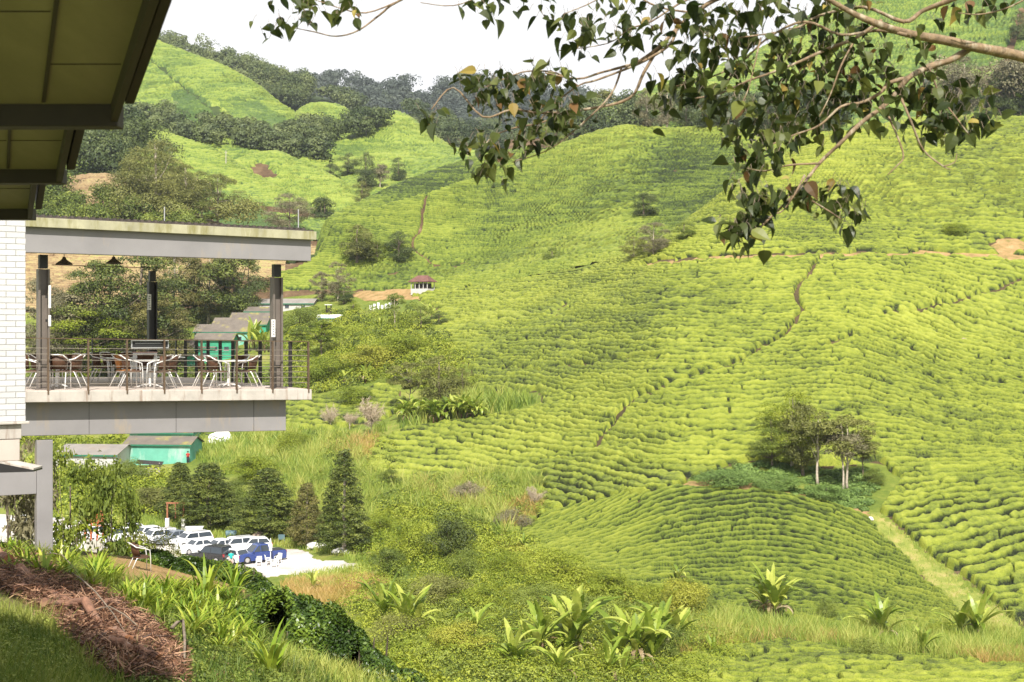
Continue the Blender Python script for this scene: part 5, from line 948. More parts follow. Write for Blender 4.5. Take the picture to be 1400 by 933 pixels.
# ------------------------------------------------------------------ the three stepped eaves (upper left)
DV = Vector((-.365, 1, -.11))
def eave(name_label, x1, y0, y1, d, length, joists, seams, over, bw, bdrop, first=False):
    """x1: right end of the low beam, rows y0-y1 of the beam, d: its distance, length: soffit length towards the eye"""
    o = empty('eave', at(x1, y0, d), 0, name_label, 'eave'); org = Vector(o.location); L0 = 6.5
    left = Vector((-L0, 0, 0)); u = -DV*length; th = .03
    def P(x, t, z): return Vector((x, 0, z))+(-DV*t)
    m = MB(); m.hexa([P(-L0, 0, .0), P(-bw, 0, 0), P(-bw, length, 0), P(-L0, length, 0), P(-L0, 0, th), P(-bw, 0, th), P(-bw, length, th), P(-L0, length, th)]); m.build('soffit', M['soffit'], o)
    hb = (y1-y0)/F*d; MB().box((-L0/2, .06, -hb/2), (L0, .14, hb+.02)).build('beam', M['darkwood'], o, bevel=.006)
    for jx in joists: m = MB(); w = .022; m.hexa([P(jx-w/2, .08, -.012), P(jx+w/2, .08, -.012), P(jx+w/2, length, -.012), P(jx-w/2, length, -.012), P(jx-w/2, .08, -.002), P(jx+w/2, .08, -.002), P(jx+w/2, length, -.002), P(jx-w/2, length, -.002)]); m.build('batten', M['darkwood'], o)
    for (sx0, sx1, t) in seams: m = MB(); m.hexa([P(sx0, t, -.004), P(sx1, t, -.004), P(sx1, t+.008, -.004), P(sx0, t+.008, -.004), P(sx0, t, -.001), P(sx1, t, -.001), P(sx1, t+.008, -.001), P(sx0, t+.008, -.001)]); m.build('seam', M['darkwood'], o)
    m = MB(); m.hexa([P(-bw, 0, -.10), P(0, 0, -.10), P(0, length, -.10), P(-bw, length, -.10), P(-bw, 0, .04), P(0, 0, .04), P(0, length, .04), P(-bw, length, .04)]); m.build('edge_beam', M['darkwood'], o)
    m = MB(); g0, g1 = .03, .03+over; m.hexa([P(g0, .12, -.03), P(g1, .12, -.03), P(g1, length, -.03), P(g0, length, -.03), P(g0, -.05, .20), P(g1, -.05, .20), P(g1, length, .20), P(g0, length, .20)]); m.build('bargeboard', M['darkwood'], o)
    m = MB(); m.hexa([P(-L0, 0, .21), P(g1+.02, 0, .21), P(g1+.02, length, .21), P(-L0, length, .21), P(-L0, 0, .25), P(g1+.02, 0, .25), P(g1+.02, length, .25), P(-L0, length, .25)]); m.build('roof_sheet', M['roofmetal'], o)
    return o
eave('nearest dark framed eave filling the top left corner', 161, 143, 171, 8.0, 2.9, [-.42, -.92], [(-.41, -.05, .76), (-.9, -.44, 1.56), (-2.2, -.94, 1.56)], .05, .04, .1)
eave('middle eave stepping down behind the nearest one', 85, 232, 249, 11.0, 4.0, [-.42], [(-.41, -.05, .92), (-2, -.44, .92)], .06, .045, .1)
eave('smallest and farthest eave just above the brick wall', 44, 286, 299, 14.0, 4.0, [-.64], [(-2, -.04, .96)], .06, .045, .1)
# ------------------------------------------------------------------ huts, shacks and shelter
def hut(px0, px1, pyb, pyr, pye, wall, label, roofm='tin', door=True, dep=4.5, hits=None, rw=None):
    """long side faces the eye; eave row pye, ridge row pyr, ground row pyb"""
    p = hits or SA.hit((px0+px1)/2, pyb); d = p.y; w = (px1-px0)/F*d; zb = p.z; ze = CZ+(HY-pye)/F*d-zb; zr__ = CZ+(HY-pyr)/F*(d+dep/2)-zb; rise = max(zr__-ze, .5)
    o = empty('hut', p, math.radians(-6), label, 'hut'); m = MB(); x0, x1 = -w/2+.3, w/2-.3; m.hexa([(x0, .3, -1.5), (x1, .3, -1.5), (x1, dep-.3, -1.5), (x0, dep-.3, -1.5), (x0, .3, ze), (x1, .3, ze), (x1, dep-.3, ze), (x0, dep-.3, ze)]); wl = m.build('wall', M[wall], o)
    m = MB(); 
    for xa, xb in ((x0, x0+.08), (x1-.08, x1)): m.add([(xa, .3, ze), (xa, dep-.3, ze), (xa, dep/2, ze+rise*.9), (xb, .3, ze), (xb, dep-.3, ze), (xb, dep/2, ze+rise*.9)], [(0, 1, 2), (5, 4, 3), (0, 3, 4, 1), (1, 4, 5, 2), (2, 5, 3, 0)])
    m.build('gable', M[wall], o); m = MB(); t = .07
    for (ya, yb, za, zb2) in ((0, dep/2, ze-.05, ze+rise), (dep, dep/2, ze-.05, ze+rise)):
        m.hexa([(-w/2, ya, za), (w/2, ya, za), (w/2, yb, zb2), (-w/2, yb, zb2), (-w/2, ya, za+t), (w/2, ya, za+t), (w/2, yb, zb2+t), (-w/2, yb, zb2+t)])
    rf = m.build('roof', M[roofm], o); q = MB(); n = int(w/.35)
    for k in range(n+1):
        x = -w/2+.04+k*(w-.08)/n; q.bar((x, 0, ze-.05+t+.012), (x, dep/2, ze+rise+t+.012), .05, .03)
    q.build('ridges', M[roofm], o); MB().box((0, -.01, ze-.12), (w-.02, .05, .2)).build('eave_board', M['green_dark'], o)
    if door: dr = MB().box((x0+w*.3, .27, ze*.42), (.9, .05, ze*.8)).build('door', M['green_dark'], o); MB().box((x0+w*.3+.33, .23, ze*.42), (.06, .05, .12)).build('handle', M['wire'], dr)
    for fx in (() if not door else (.62,) if w < 7 else (.5, .78)): wn_ = MB().box((x0+w*fx, .275, ze*.62), (.9, .05, .7)).build('window', M['glass'], o); MB().box((x0+w*fx, .26, ze*.62-.40), (1.05, .10, .07)).build('sill', M['white_wall'], wn_)
    return o
hut(165, 263, 636, 597, 608, 'teal', 'pale turquoise hut with a grey roof below the deck beam', 'tin', dep=6, door=False); hut(172, 266, 612, 586, 592, 'teal', 'second turquoise hut showing just behind the lower one', 'tin', dep=6, door=False)
hut(70, 162, 645, 608, 622, 'white_wall', 'shed with a broad pale tin roof seen through the scrub tree', 'tin_pale', dep=9, door=False)
hut(250, 295, 500, 466, 476, 'green_wall', 'smallest dark green hut with a pointed gable', 'tin', dep=4); hut(263, 320, 496, 456, 465, 'green_wall', 'green hut with a grey ridged roof in front of the row', 'tin')
hut(262, 343, 478, 444, 454, 'teal', 'long light green hut with yellow moss on the roof eave', 'tin'); hut(288, 366, 462, 435, 444, 'green_wall', 'third long green hut going up the slope', 'tin'); hut(312, 374, 452, 428, 436, 'green_wall', 'uppermost green hut with a weathered roof', 'tin')
hut(332, 380, 440, 420, 426, 'green_wall', 'hut roof peeping over the uppermost green hut', 'tin'); hut(350, 430, 426, 409, 415, 'white_wall', 'far low shed with a pale roof behind the right column', 'tin_pale', dep=6); hut(358, 376, 428, 413, 421, 'blue_tarp', 'little shed with a blue roof beside the far pale one', 'blue_tarp', door=False)
hut(432, 467, 444, 431, 435, 'blue_tarp', 'tiny shack with a white sheet roof on the slope', 'white', door=False, dep=2.5)
p = SA.hit(449, 431); o = empty('lookout_stand', p, 0, 'small dark open stand with a flat roof above the tiny shack', 'stand'); 
for s in (-1, 1):
    for r_ in (0, 1): MB().box((s*.5, r_*1.0, 1), (.12, .12, 2.2)).build('post', M['darkwood'], o)
MB().box((0, .5, 2.15), (1.5, 1.5, .12)).build('roof', M['white'], o); MB().box((.1, .5, .8), (.8, .8, 1.3)).build('cabin', M['darkwood'], o)
p = SA.hit(578, 401); sh = empty('shelter', p, math.radians(-25), 'little open tea shelter with a red hipped roof and white base wall', 'shelter')
w2, d2 = 2.0, 1.6; MB().box((0, 0, .25), (w2*2, d2*2, 1.3)).build('base_wall', M['white_wall'], sh)
for x in (-1, -.5, 0, .5, 1):
    for y in (-1, 1): MB().box((x*(w2-.08), y*(d2-.08), 1.65), (.13, .13, 1.5)).build('post', M['white_wall'], sh)
m = MB(); e_ = .45; zz = 2.4; m.add([(-w2-e_, -d2-e_, zz), (w2+e_, -d2-e_, zz), (w2+e_, d2+e_, zz), (-w2-e_, d2+e_, zz), (-1.2, 0, zz+1.35), (1.2, 0, zz+1.35), (-w2-e_, -d2-e_, zz-.08), (w2+e_, -d2-e_, zz-.08), (w2+e_, d2+e_, zz-.08), (-w2-e_, d2+e_, zz-.08)], [(0, 1, 5, 4), (1, 2, 5), (2, 3, 4, 5), (3, 0, 4), (9, 8, 7, 6), (0, 6, 7, 1), (1, 7, 8, 2), (2, 8, 9, 3), (3, 9, 6, 0)]); m.build('roof', M['red_roof'], sh); MB().box((0, 0, 1.45), (w2*1.5, d2*1.4, 1.2)).build('counter', M['darkwood'], sh)
p = SA.hit(520, 423); o = empty('white_blocks', p, 0, 'row of white concrete blocks on the slope below the shelter', 'blocks')
for k in range(6): MB().box((-2+k*.8, 0, .35+.1*(k % 3)), (.5, .5, 1.0+.3*(k % 3))).build('block', M['white'], o)
p = SA.hit(205, 652); o = empty('lean_to', p, .1, 'collapsed grey timber lean-to beside the lower turquoise hut', 'shack')
for x in (-1.3, 0, 1.3): MB().box((x, 0, .9), (.12, .12, 2.0)).build('post', M['concrete'], o)
for k in range(4): MB().box((.1*k-.2, -.08, .4+k*.35), (3.0, .05, .14)).build('plank', M['concrete'], o)
m = MB(); m.hexa([(-1.8, -.6, 1.9), (1.7, -.6, 1.6), (1.7, 1.2, 1.9), (-1.8, 1.2, 2.2), (-1.8, -.6, 1.96), (1.7, -.6, 1.66), (1.7, 1.2, 1.96), (-1.8, 1.2, 2.26)]); m.build('roof', M['darkwood'], o)
p = SA.hit(303, 607); o = empty('tarpaulin', p, 0, 'crumpled white tarpaulin with a dark pole on the grass slope', 'tarpaulin'); m = MB(); m.add([(-2.2, 0, .1), (-.2, -.3, .05), (1.9, -.2, .0), (-2.1, 1.0, 1.3), (-.6, .9, .9), (1.5, .8, .95), (-1.0, 1.6, 1.7), (.2, 1.6, 2.5)], [(0, 1, 4, 3), (1, 2, 5, 4), (3, 4, 6), (4, 5, 7, 6)]); mo = m.build('sheet', M['white'], o); md = mo.modifiers.new('s', 'SOLIDIFY'); md.thickness = .04; MB().tube([(-2.4, -.1, 1.5), (.0, -.4, .8), (.3, -.5, -.1)], .07, 6).build('pole', M['black'], o)
# power posts on the far hills
for px, pb, pt, S_, lb in ((309, 228, 206, SC, 'thin pale power post on the long spur'), (112, 200, 183, SD, 'small pale post near the middle eave'), (460, 392, 372, SA, 'pale post beside the silvery trees')):
    p = S_.hit(px, pb); h = (pb-pt)/F*p.y; o = empty('power_post', p, 0, lb, 'post'); MB().tube([(0, 0, -.5), (0, 0, h)], [.16, .11], 6).build('pole', M['concrete'], o); MB().box((0, 0, h*.88), (1.1, .10, .10)).build('crossarm', M['concrete'], o)
# ------------------------------------------------------------------ cars
def car(px, pyb, heading, kind, paint, label, name='parked_car', group='cars parked on the gravel lot'):
    p = SA.hit(px, pyb); p.z = float(SA.zat(p.x, p.y)[0])+.09; o = empty(name, p, heading, label, 'car', group); bm_ = M[paint]; g = M['glass']
    L_, W, Hb, Ht = {'hatch': (3.9, 1.68, .88, 1.48), 'sedan': (4.5, 1.72, .88, 1.45), 'van': (4.4, 1.72, .94, 1.58), 'suv': (4.3, 1.8, 1.02, 1.74), 'pickup': (5.2, 1.82, 1.05, 1.80)}[kind]; f = L_/2
    w = W/2; gl = .18+(.06 if kind in ('suv', 'pickup') else 0)
    prof = [(-f, gl+.12), (-f+.08, gl), (-f*.62-.42, gl), (f*.62+.42, gl), (f-.1, gl), (f, gl+.15), (f-.01, Hb*.72), (f-.18, Hb*.86), (f*.42, Hb), (-f+.15, Hb+.02), (-f, Hb-.1)]
    b = MB(); b.prism(prof, -w, w); b.build('body', bm_, o, bevel=.05)
    if kind == 'pickup': cab = [(f*.42, Hb), (f*.14, Ht-.06), (-f*.02, Ht), (-f*.26, Ht-.03), (-f*.32, Hb)]
    else:
        rb = {'hatch': (-f*.96, -f*.72), 'sedan': (-f*.68, -f*.34), 'van': (-f*.98, -f*.86), 'suv': (-f*.98, -f*.88)}[kind]; fr = .40 if kind != 'van' else .55
        cab = [(f*fr, Hb), (f*(fr-.28), Ht-.07), (f*(fr-.42), Ht), (rb[1], Ht-.03), (rb[0], Hb)]
    n = len(cab); tin = .18; vs = []
    for sgn in (-1, 1):
        for x, z in cab: vs.append((x, sgn*(w-.04-tin*(z-Hb)/(Ht-Hb)), z))
    MB().add(vs, [tuple(range(n)), tuple(range(n, 2*n))[::-1]]+[(i+n, (i+1) % n+n, (i+1) % n, i) for i in range(n)]).build('cabin', bm_, o, bevel=.04)
    def side(x, z, sgn, off=.012): return (x, sgn*(w-.04-tin*(z-Hb)/(Ht-Hb)+off), z)
    z0, z1 = Hb+.05, Ht-.12; xl = lambda z, i, j: cab[i][0]+(cab[j][0]-cab[i][0])*(z-cab[i][1])/(cab[j][1]-cab[i][1])
    xf0, xf1, xr0, xr1 = xl(z0, 0, 1)-.10, xl(z1, 0, 1)-.10, xl(z0, n-1, n-2)+.10, xl(z1, n-1, n-2)+.10; xm = (xf0+xr0)/2+.05
    for sgn in (-1, 1):
        for (a0_, a1_, b0_, b1_) in ((xf0, xf1, xm+.04, xm+.04), (xm-.04, xm-.04, xr0, xr1)):
            q = [side(a0_, z0, sgn), side(a1_, z1, sgn), side(b1_, z1, sgn), side(b0_, z0, sgn)]; MB().add([*q, *[(x, y-sgn*.03, z) for x, y, z in q]], [(0, 1, 2, 3), (7, 6, 5, 4), (0, 4, 5, 1), (1, 5, 6, 2), (2, 6, 7, 3), (3, 7, 4, 0)]).build('side_window', g, o)
        MB().box((xf0+.05, sgn*(w+.08), z0+.06), (.12, .16, .12)).build('mirror', bm_, o)
    def endpane(i, j, nm, dx):
        q = []
        for z, k in ((Hb+.06, 0), (Ht-.14, 1)):
            x = xl(z, i, j)+dx; ww = w-.12-tin*(z-Hb)/(Ht-Hb); q += [(x, -ww, z), (x, ww, z)]
        q = [q[0], q[1], q[3], q[2]]; MB().add([*q, *[(x-dx*2.5, y, z) for x, y, z in q]], [(0, 1, 2, 3), (7, 6, 5, 4), (0, 4, 5, 1), (1, 5, 6, 2), (2, 6, 7, 3), (3, 7, 4, 0)]).build(nm, g, o)
    endpane(0, 1, 'windscreen', .015); endpane(n-1, n-2, 'rear_window', -.015)
    for sx in (-1, 1):
        for sy in (-1, 1):
            R_ = .31 if kind not in ('suv', 'pickup') else .37; rot = Matrix.Rotation(math.pi/2, 3, 'X'); wh = empty('wheel', (0, 0, 0)) if 0 else None
            t_ = MB().lathe([(R_*.62, -.1), (R_*.94, -.105), (R_, -.07), (R_, .07), (R_*.94, .105), (R_*.62, .1)], c=(sx*f*.62, sy*(w-.085), R_), n=20, M=rot).build('wheel', M['tyre'], o); MB().lathe([(.05, -.03), (R_*.58, -.03), (R_*.62, 0), (R_*.58, .03), (.05, .03)], c=(sx*f*.62, sy*(w+.012), R_), n=16, M=rot).build('rim', M['rim'], t_)
    for sy in (-1, 1):
        MB().box((f-.12, sy*(w-.26), Hb*.70), (.2, .38, .15), ch=.03).build('headlight', M['lamp_glass'], o); MB().box((-f+.03, sy*(w-.16), Hb*.86), (.1, .22, .26)).build('tail_light', M['tail'], o)
    MB().box((f+.0, 0, Hb*.42), (.05, W*.5, .16)).build('grille', M['black'], o); MB().box((-f-.005, 0, Hb*.55), (.03, .5, .12)).build('number_plate', M['black' if paint != 'car_black' else 'white'], o)
    if kind == 'pickup': MB().box((-f*.66, 0, Hb+.03), (f*.62, W-.2, .04)).build('bed_cover', M['black'], o)
    if kind in ('suv', 'van'):
        for sy in (-1, 1): MB().tube([(f*.1, sy*(w-.3), Ht+.0), (f*.08, sy*(w-.3), Ht+.05), (-f*.78, sy*(w-.3), Ht+.05), (-f*.8, sy*(w-.3), Ht)], .018, 5).build('roof_rail', M['black'], o)
    return o
HL = R(205)       # bonnets point left and a little towards us
CARS = [(354, 769, R(214), 'pickup', 'car_blue', 'blue pickup truck at the right end of the parked row'), (289, 770, R(152), 'suv', 'car_black', 'black boxy four wheel drive seen from behind'), (315, 770, R(146), 'hatch', 'car_white', 'white hatchback seen from behind next to the black one'),
 (270, 757, R(220), 'sedan', 'car_white', 'white sedan with its front wheel showing above the hedge'), (262, 748, R(221), 'van', 'car_white', 'white people carrier just behind the white sedan'), (300, 757, R(220), 'sedan', 'car_white', 'white car wedged behind the black four wheel drive'),
 (322, 756, R(216), 'van', 'car_white', 'white estate car with dark windows in the middle of the row'), (345, 755, R(200), 'hatch', 'car_white', 'white car whose roof shows left of the blue pickup'), (238, 744, R(221), 'sedan', 'car_grey', 'grey car with a dark roof between two white ones'),
 (215, 744, R(222), 'van', 'car_white', 'large white people carrier left of the grey car'), (198, 739, R(222), 'hatch', 'car_white', 'white hatchback behind the large people carrier'), (180, 734, R(222), 'sedan', 'car_white', 'white car at the far left of the visible row, beside the scrub'),
 (160, 742, R(222), 'van', 'car_white', 'white van half hidden by the twiggy scrub tree'), (125, 738, R(222), 'hatch', 'car_white', 'white car mostly hidden behind the scrub, right of the post'), (30, 722, R(200), 'sedan', 'car_white', 'white car glimpsed left of the grey post'), (88, 742, R(220), 'sedan', 'car_white', 'white car glimpsed just right of the grey post')]
for a_ in CARS: car(*a_)
# ---- people
def person(px, pyb, top, legs, label, face, height=1.65, arm=.3):
    p = SA.hit(px, pyb); p.z = float(SA.zat(p.x, p.y)[0])+.09; o = empty('person', p, face, label, 'person'); h = height
    me = bpy.data.meshes.new('body'); V = [(0, 0, .52), (0, 0, .62), (0, 0, .74), (0, 0, .82), (0, .0, .855), (0, .01, .90), (0, .015, .955), (.055, 0, .50), (.06, .02, .28), (.062, -.01, .045), (.065, .07, .012), (-.055, 0, .50), (-.06, -.03, .28), (-.062, -.05, .045), (-.065, .03, .012), (.105, 0, .80), (.14, -.01, .64), (.13, .06, .52), (.128, .09, .47), (-.105, 0, .80), (-.14, .0, .65), (-.12, .10, .56), (-.11, .14, .53)]
    Ed = [(0, 1), (1, 2), (2, 3), (3, 4), (4, 5), (5, 6), (0, 7), (7, 8), (8, 9), (9, 10), (0, 11), (11, 12), (12, 13), (13, 14), (2, 15), (15, 16), (16, 17), (17, 18), (2, 19), (19, 20), (20, 21), (21, 22)]
    rr = [.085, .075, .085, .055, .032, .052, .05, .062, .042, .028, .022, .062, .042, .028, .022, .034, .026, .020, .018, .034, .026, .020, .018]
    me.from_pydata([(x*h, y*h, z*h) for x, y, z in V], Ed, []); me.materials.append(M['skin']); 
    b = bpy.data.objects.new('body', me); COL.objects.link(b); b.parent = o
    b.modifiers.new('skin', 'SKIN')
    for i, s in enumerate(me.skin_vertices[0].data): s.radius = (rr[i]*h*.95, rr[i]*h*.85); s.use_root = (i == 0)
    sb_ = b.modifiers.new('sub', 'SUBSURF'); sb_.levels = 2; sb_.render_levels = 2
    MB().lathe([(.096*h, .50*h), (.092*h, .60*h), (.10*h, .72*h), (.098*h, .79*h), (.05*h, .835*h)], n=14).build('shirt', M[top], o, smooth=True)
    for s in (-1, 1): MB().tube([(s*.09*h, 0, .80*h), (s*.143*h, -.005*h, .66*h)], [.045*h, .036*h], 8).build('sleeve', M[top], o, smooth=True); MB().tube([(s*.05*h, 0, .53*h), (s*.06*h, (.02 if s > 0 else -.03)*h, .28*h), (s*.062*h, (-.01 if s > 0 else -.05)*h, .05*h)], [.074*h, .054*h, .042*h], 8).build('trouser_leg', M[legs], o, smooth=True)
    MB().lathe([(.058*h, .895*h), (.066*h, .93*h), (.062*h, .975*h), (.035*h, 1.005*h), (.003*h, 1.012*h)], c=(0, -.012*h, 0), n=14).build('hair', M['hair'], o, smooth=True); MB().tube([(0, .062*h, .925*h), (0, .072*h, .912*h)], [.008*h, .010*h], 6).build('nose', M['skin'], o)
    return o
person(316, 777, 'cl_teal', 'cl_pink', 'person in a turquoise top and pink trousers beside the white hatchback', R(200)); person(257, 634, 'cl_red', 'cl_dark', 'person in a red shirt standing at the corner of the turquoise hut', R(190), 1.7)
# ---- things on and round the lot
p = SA.hit(240, 728); fr_o = empty('iron_frame', p, R(-8), 'rusty iron goal shaped frame on white concrete footings', 'frame'); d = p.y; w_ = 23/F*d/2; h_ = (726-686)/F*d
for s in (-1, 1): ft = MB().box((s*w_, 0, .65), (.42, .42, 1.9), ch=.03).build('footing', M['rock_white'], fr_o, bevel=.02); MB().box((s*w_, 0, 1.6+(h_-1.6)/2), (.16, .16, h_-1.6)).build('post', M['rust'], fr_o)
MB().box((0, 0, h_), (2*w_+.3, .16, .18)).build('crossbar', M['rust'], fr_o); MB().box((0, 0, h_-.9), (.1, .1, 1.6)).build('hanger', M['rust'], fr_o)
p = at(129, 718, 78); o = empty('steel_cage', p, R(12), 'orange red slatted steel cage behind the scrub tree', 'cage'); h_ = 20/F*78; w_ = 24/F*78
for zz in range(6): MB().box((0, -w_*.35, zz*h_/5), (w_, .03, .05)).build('slat', M['orange_iron'], o)
for x in (-.5, -.17, .17, .5):
    for y in (-.35, .35): MB().box((x*w_, y*w_, h_/2-.4), (.05, .05, h_+.8)).build('upright', M['orange_iron'], o)
MB().bar((-.4*w_, -w_*.37, 0), (.35*w_, -w_*.37, h_), .05).build('brace', M['orange_iron'], o); MB().box((0, w_*.35, h_*.5), (w_, .03, h_*.9)).build('back_panel', M['rust'], o)
zg = float(SA.zat(p.x, p.y)[0]); MB().box((0, 0, (zg-p.z)/2-.42), (w_*.9, w_*.6, max(.1, p.z-zg-.8))).build('plinth', M['concrete'], o)
def rock(px, pyb, w, h, mat, label, seed, name='rock', group=None):
    p = SA.hit(px, pyb); g = random.Random(seed); me = MB(); n = 10; rings = []
    for i in range(6):
        f = i/5; rr = math.sin(math.pi*(.12+.80*f))**.7
        for k in range(n): a = 2*math.pi*k/n; q = rr*w/2*(1+g.uniform(-.22, .22)); me.v.append(Vector((math.cos(a)*q, math.sin(a)*q*.8, -h*.15+h*1.1*f+g.uniform(-.06, .06)*h)))
    me.f += [(i*n+k, i*n+(k+1) % n, (i+1)*n+(k+1) % n, (i+1)*n+k) for i in range(5) for k in range(n)]+[tuple(range(n))[::-1], tuple(range(5*n, 6*n))]
    o = me.build(name, M[mat], None, bevel=.03); o.location = p; o.rotation_euler = (0, 0, g.uniform(0, 6)); return tag(o, label, name, group)
rock(353, 742, 1.9, 1.2, 'rock', 'large brown boulder by the leaning conifer trunk', 1); rock(343, 739, 1.0, .8, 'rust', 'orange block of stone left of the large brown boulder', 2); rock(464, 757, 1.5, .6, 'rock_white', 'white stone at the foot of the tallest cypress', 3); rock(474, 758, .8, .5, 'rock_white', 'small white stone right of the one at the cypress', 4)
rock(432, 750, 2.6, .7, 'rock_white', 'low heap of white rubble on the far edge of the lot', 5, 'rubble_heap'); rock(1190, 712, .7, .4, 'rock_white', 'pale stone at the upper end of the straw track', 6); rock(848, 179, 1.6, 1.4, 'rock_white', 'white speck like stone on the crest of the middle hill', 7)
rock(1318, 470, 1.3, .8, 'rock', 'brown stone showing in the tea below the clay track', 8)
p = SA.hit(266, 733); o = empty('concrete_block', p, R(5), 'long white concrete block right of the rusty frame', 'block'); MB().box((0, 0, .45), (1.9, .7, 1.1)).build('block', M['rock_white'], o, bevel=.05); MB().box((0, 0, 1.03), (2.0, .8, .06)).build('cap', M['white'], o)
p = SA.hit(316, 735); o = empty('drum', p, .2, 'blue grey plastic drum lying in the grass by the lot', 'drum'); rot = Matrix.Rotation(math.pi/2, 3, 'Y'); MB().lathe([(.3, -.6), (.38, -.57), (.40, -.3), (.38, -.28), (.40, 0), (.38, .28), (.40, .3), (.38, .57), (.3, .6)], c=(0, 0, .4), n=16, M=rot).build('barrel', M['blue_bin'], o, smooth=True); MB().lathe([(.06, 0), (.06, .05)], c=(-.62, 0, .55), n=8, M=rot).build('bung', M['black'], o)
p = SA.hit(385, 744); o = empty('notice_frame', p, 0, 'small dark framed board beside a conifer trunk', 'board'); MB().box((0, 0, .75), (.7, .04, .55)).build('panel', M['blue_bin'], o); 
for s in (-1, 1): MB().box((s*.32, .03, .5), (.05, .05, 1.1)).build('leg', M['wire'], o)
def plastic_chair(px, pyb, rz, label):
    p = SA.hit(px, pyb); p.z += .09; o = empty('garden_chair', p, rz, label, 'chair', 'white chairs on the gravel'); w = M['white']; MB().box((0, 0, .44), (.5, .48, .05), ch=.05).build('seat', w, o); MB().hexa([(-.25, -.26, .45), (.25, -.26, .45), (.25, -.22, .45), (-.25, -.22, .45), (-.23, -.36, .95), (.23, -.36, .95), (.23, -.32, .95), (-.23, -.32, .95)]).build('backrest', w, o)
    for sx in (-1, 1):
        for sy in (-1, 1): MB().bar((sx*.21, sy*.19, .43), (sx*.26, sy*.25, 0), .045).build('leg', w, o)
        MB().tube([(sx*.25, -.28, .66), (sx*.28, .0, .67), (sx*.26, .2, .64), (sx*.25, .22, .45)], .02, 6).build('armrest', w, o)
    o.scale = (1.05,)*3
for i, (px, pb, rz, lb) in enumerate(((354, 775, .3, 'white plastic chair standing apart in front of the pickup'), (367, 774, -1.2, 'white chair left of the small group on the gravel'), (374, 777, 1.9, 'white chair at the front of the small group on the gravel'), (380, 772, 2.6, 'white chair at the right of the small group on the gravel'))): plastic_chair(px, pb, rz, lb)
p = SA.hit(370, 772); p.z += .09; o = empty('parasol', p, 0, 'closed white parasol in the group of chairs on the gravel', 'parasol'); MB().tube([(0, 0, 0), (0, 0, 2.5)], .03, 8).build('pole', M['white'], o); MB().lathe([(.05, 1.2), (.16, 1.3), (.10, 2.0), (.03, 2.45)], n=10).build('canopy', M['white'], o); MB().lathe([(.3, 0), (.3, .08), (.05, .12)], n=14).build('foot', M['concrete'], o)
# ------------------------------------------------------------------ lone chair, hedge, bank planting
p = SA.hit(192, 782); c_ = put(chA, 0, 0, R(-62), 'lone rattan chair with aluminium arms on the clay terrace above the lot', None, SC=1.0, p=p); sc_ = (41/F*p.y)/.83; c_.scale = (sc_,)*3
def hedge(name, label, cat, pts, H_, W_, n, seed, mat='lf_hedge', leaf=.075):
    """pts: (px, row of the foot, height, width) followed by a leafy mass"""
    g = np.random.default_rng(seed); P = np.array([tuple(SA.hit(q[0], q[1])) for q in pts]); hh = np.array([q[2] for q in pts]); ww = np.array([q[3] for q in pts]); root = empty(name, tuple(P[len(P)//2]), 0, label, cat); base = P[len(P)//2]
    m_ = len(P); t = g.random(n)*(m_-1); i = np.minimum(t.astype(int), m_-2); f = (t-i)[:, None]; c = P[i]*(1-f)+P[i+1]*f; h = hh[i]*(1-f[:, 0])+hh[i+1]*f[:, 0]; w = ww[i]*(1-f[:, 0])+ww[i+1]*f[:, 0]
    tg = P[i+1]-P[i]; tg /= np.linalg.norm(tg, axis=1, keepdims=True); nx = np.stack([tg[:, 1], -tg[:, 0], tg[:, 0]*0], 1); a = g.uniform(-.25, math.pi+.25, n); end = np.minimum(1, np.minimum(t, m_-1-t)*2.2+.7)**.5; l = fbm(t*2.2+5, a*1.6, 3, seed)-.5; rr = (1+l*.6)*(.62+.44*g.random(n)**.6)*end
    off = nx*(np.cos(a)*w*.5*rr)[:, None]; off[:, 2] += np.clip(np.sin(a), -.1, 1)*h*rr; C = c+off-base; N = nx*(np.cos(a))[:, None]; N[:, 2] += np.sin(a)+.25; N = N+g.normal(size=(n, 3))*.75
    ne = n//9; u = g.normal(size=(2*ne, 3)); u /= np.linalg.norm(u, axis=1, keepdims=True); u[:, 2] = np.abs(u[:, 2])
    for q_, (pt, hq, wq, dr) in enumerate(((P[0], hh[0], ww[0], P[0]-P[1]), (P[-1], hh[-1], ww[-1], P[-1]-P[-2]))):
        s_ = slice(q_*ne, (q_+1)*ne); uu = u[s_]; dr = dr/np.linalg.norm(dr); flip = (uu@dr) < -.2; uu[flip] -= 2*(uu[flip]@dr)[:, None]*dr; C[s_] = pt-base+uu*np.array([wq*.5, wq*.5, hq])*(.62+.38*g.random(ne))[:, None]; N[s_] = uu+g.normal(size=(ne, 3))*.6
    V, Fq, tt = leaves(C, N, leaf, seed, 2.0, np.clip(.42+l*.9+.25*(np.sin(a)-.5)*0+.35*(g.random(n)-.5), 0, 1)); meshobj('foliage', V, Fq, M[mat], root, tt)
    st = MB()
    for k in range(m_*3): j = min(int(k/3), m_-2); q = P[j]+(P[j+1]-P[j])*((k % 3)/3)-base; st.tube([(q[0], q[1], -.15), (q[0]+.05, q[1], hh[j]*.6)], [.03, .015], 5)
    st.tube([tuple(q-base) for q in P-np.array([0, 0, .12])], .03, 5); st.build('stems', M['bark'], root); return root
hedge('hedge', 'dark clipped hedge running down beside the gravel lot', 'hedge', [(203, 772, .34, .7), (240, 782, .36, .8), (280, 792, .42, .9), (320, 801, .46, 1.0), (358, 818, .42, .8)], 1, 1, 30000, 71, leaf=.065)
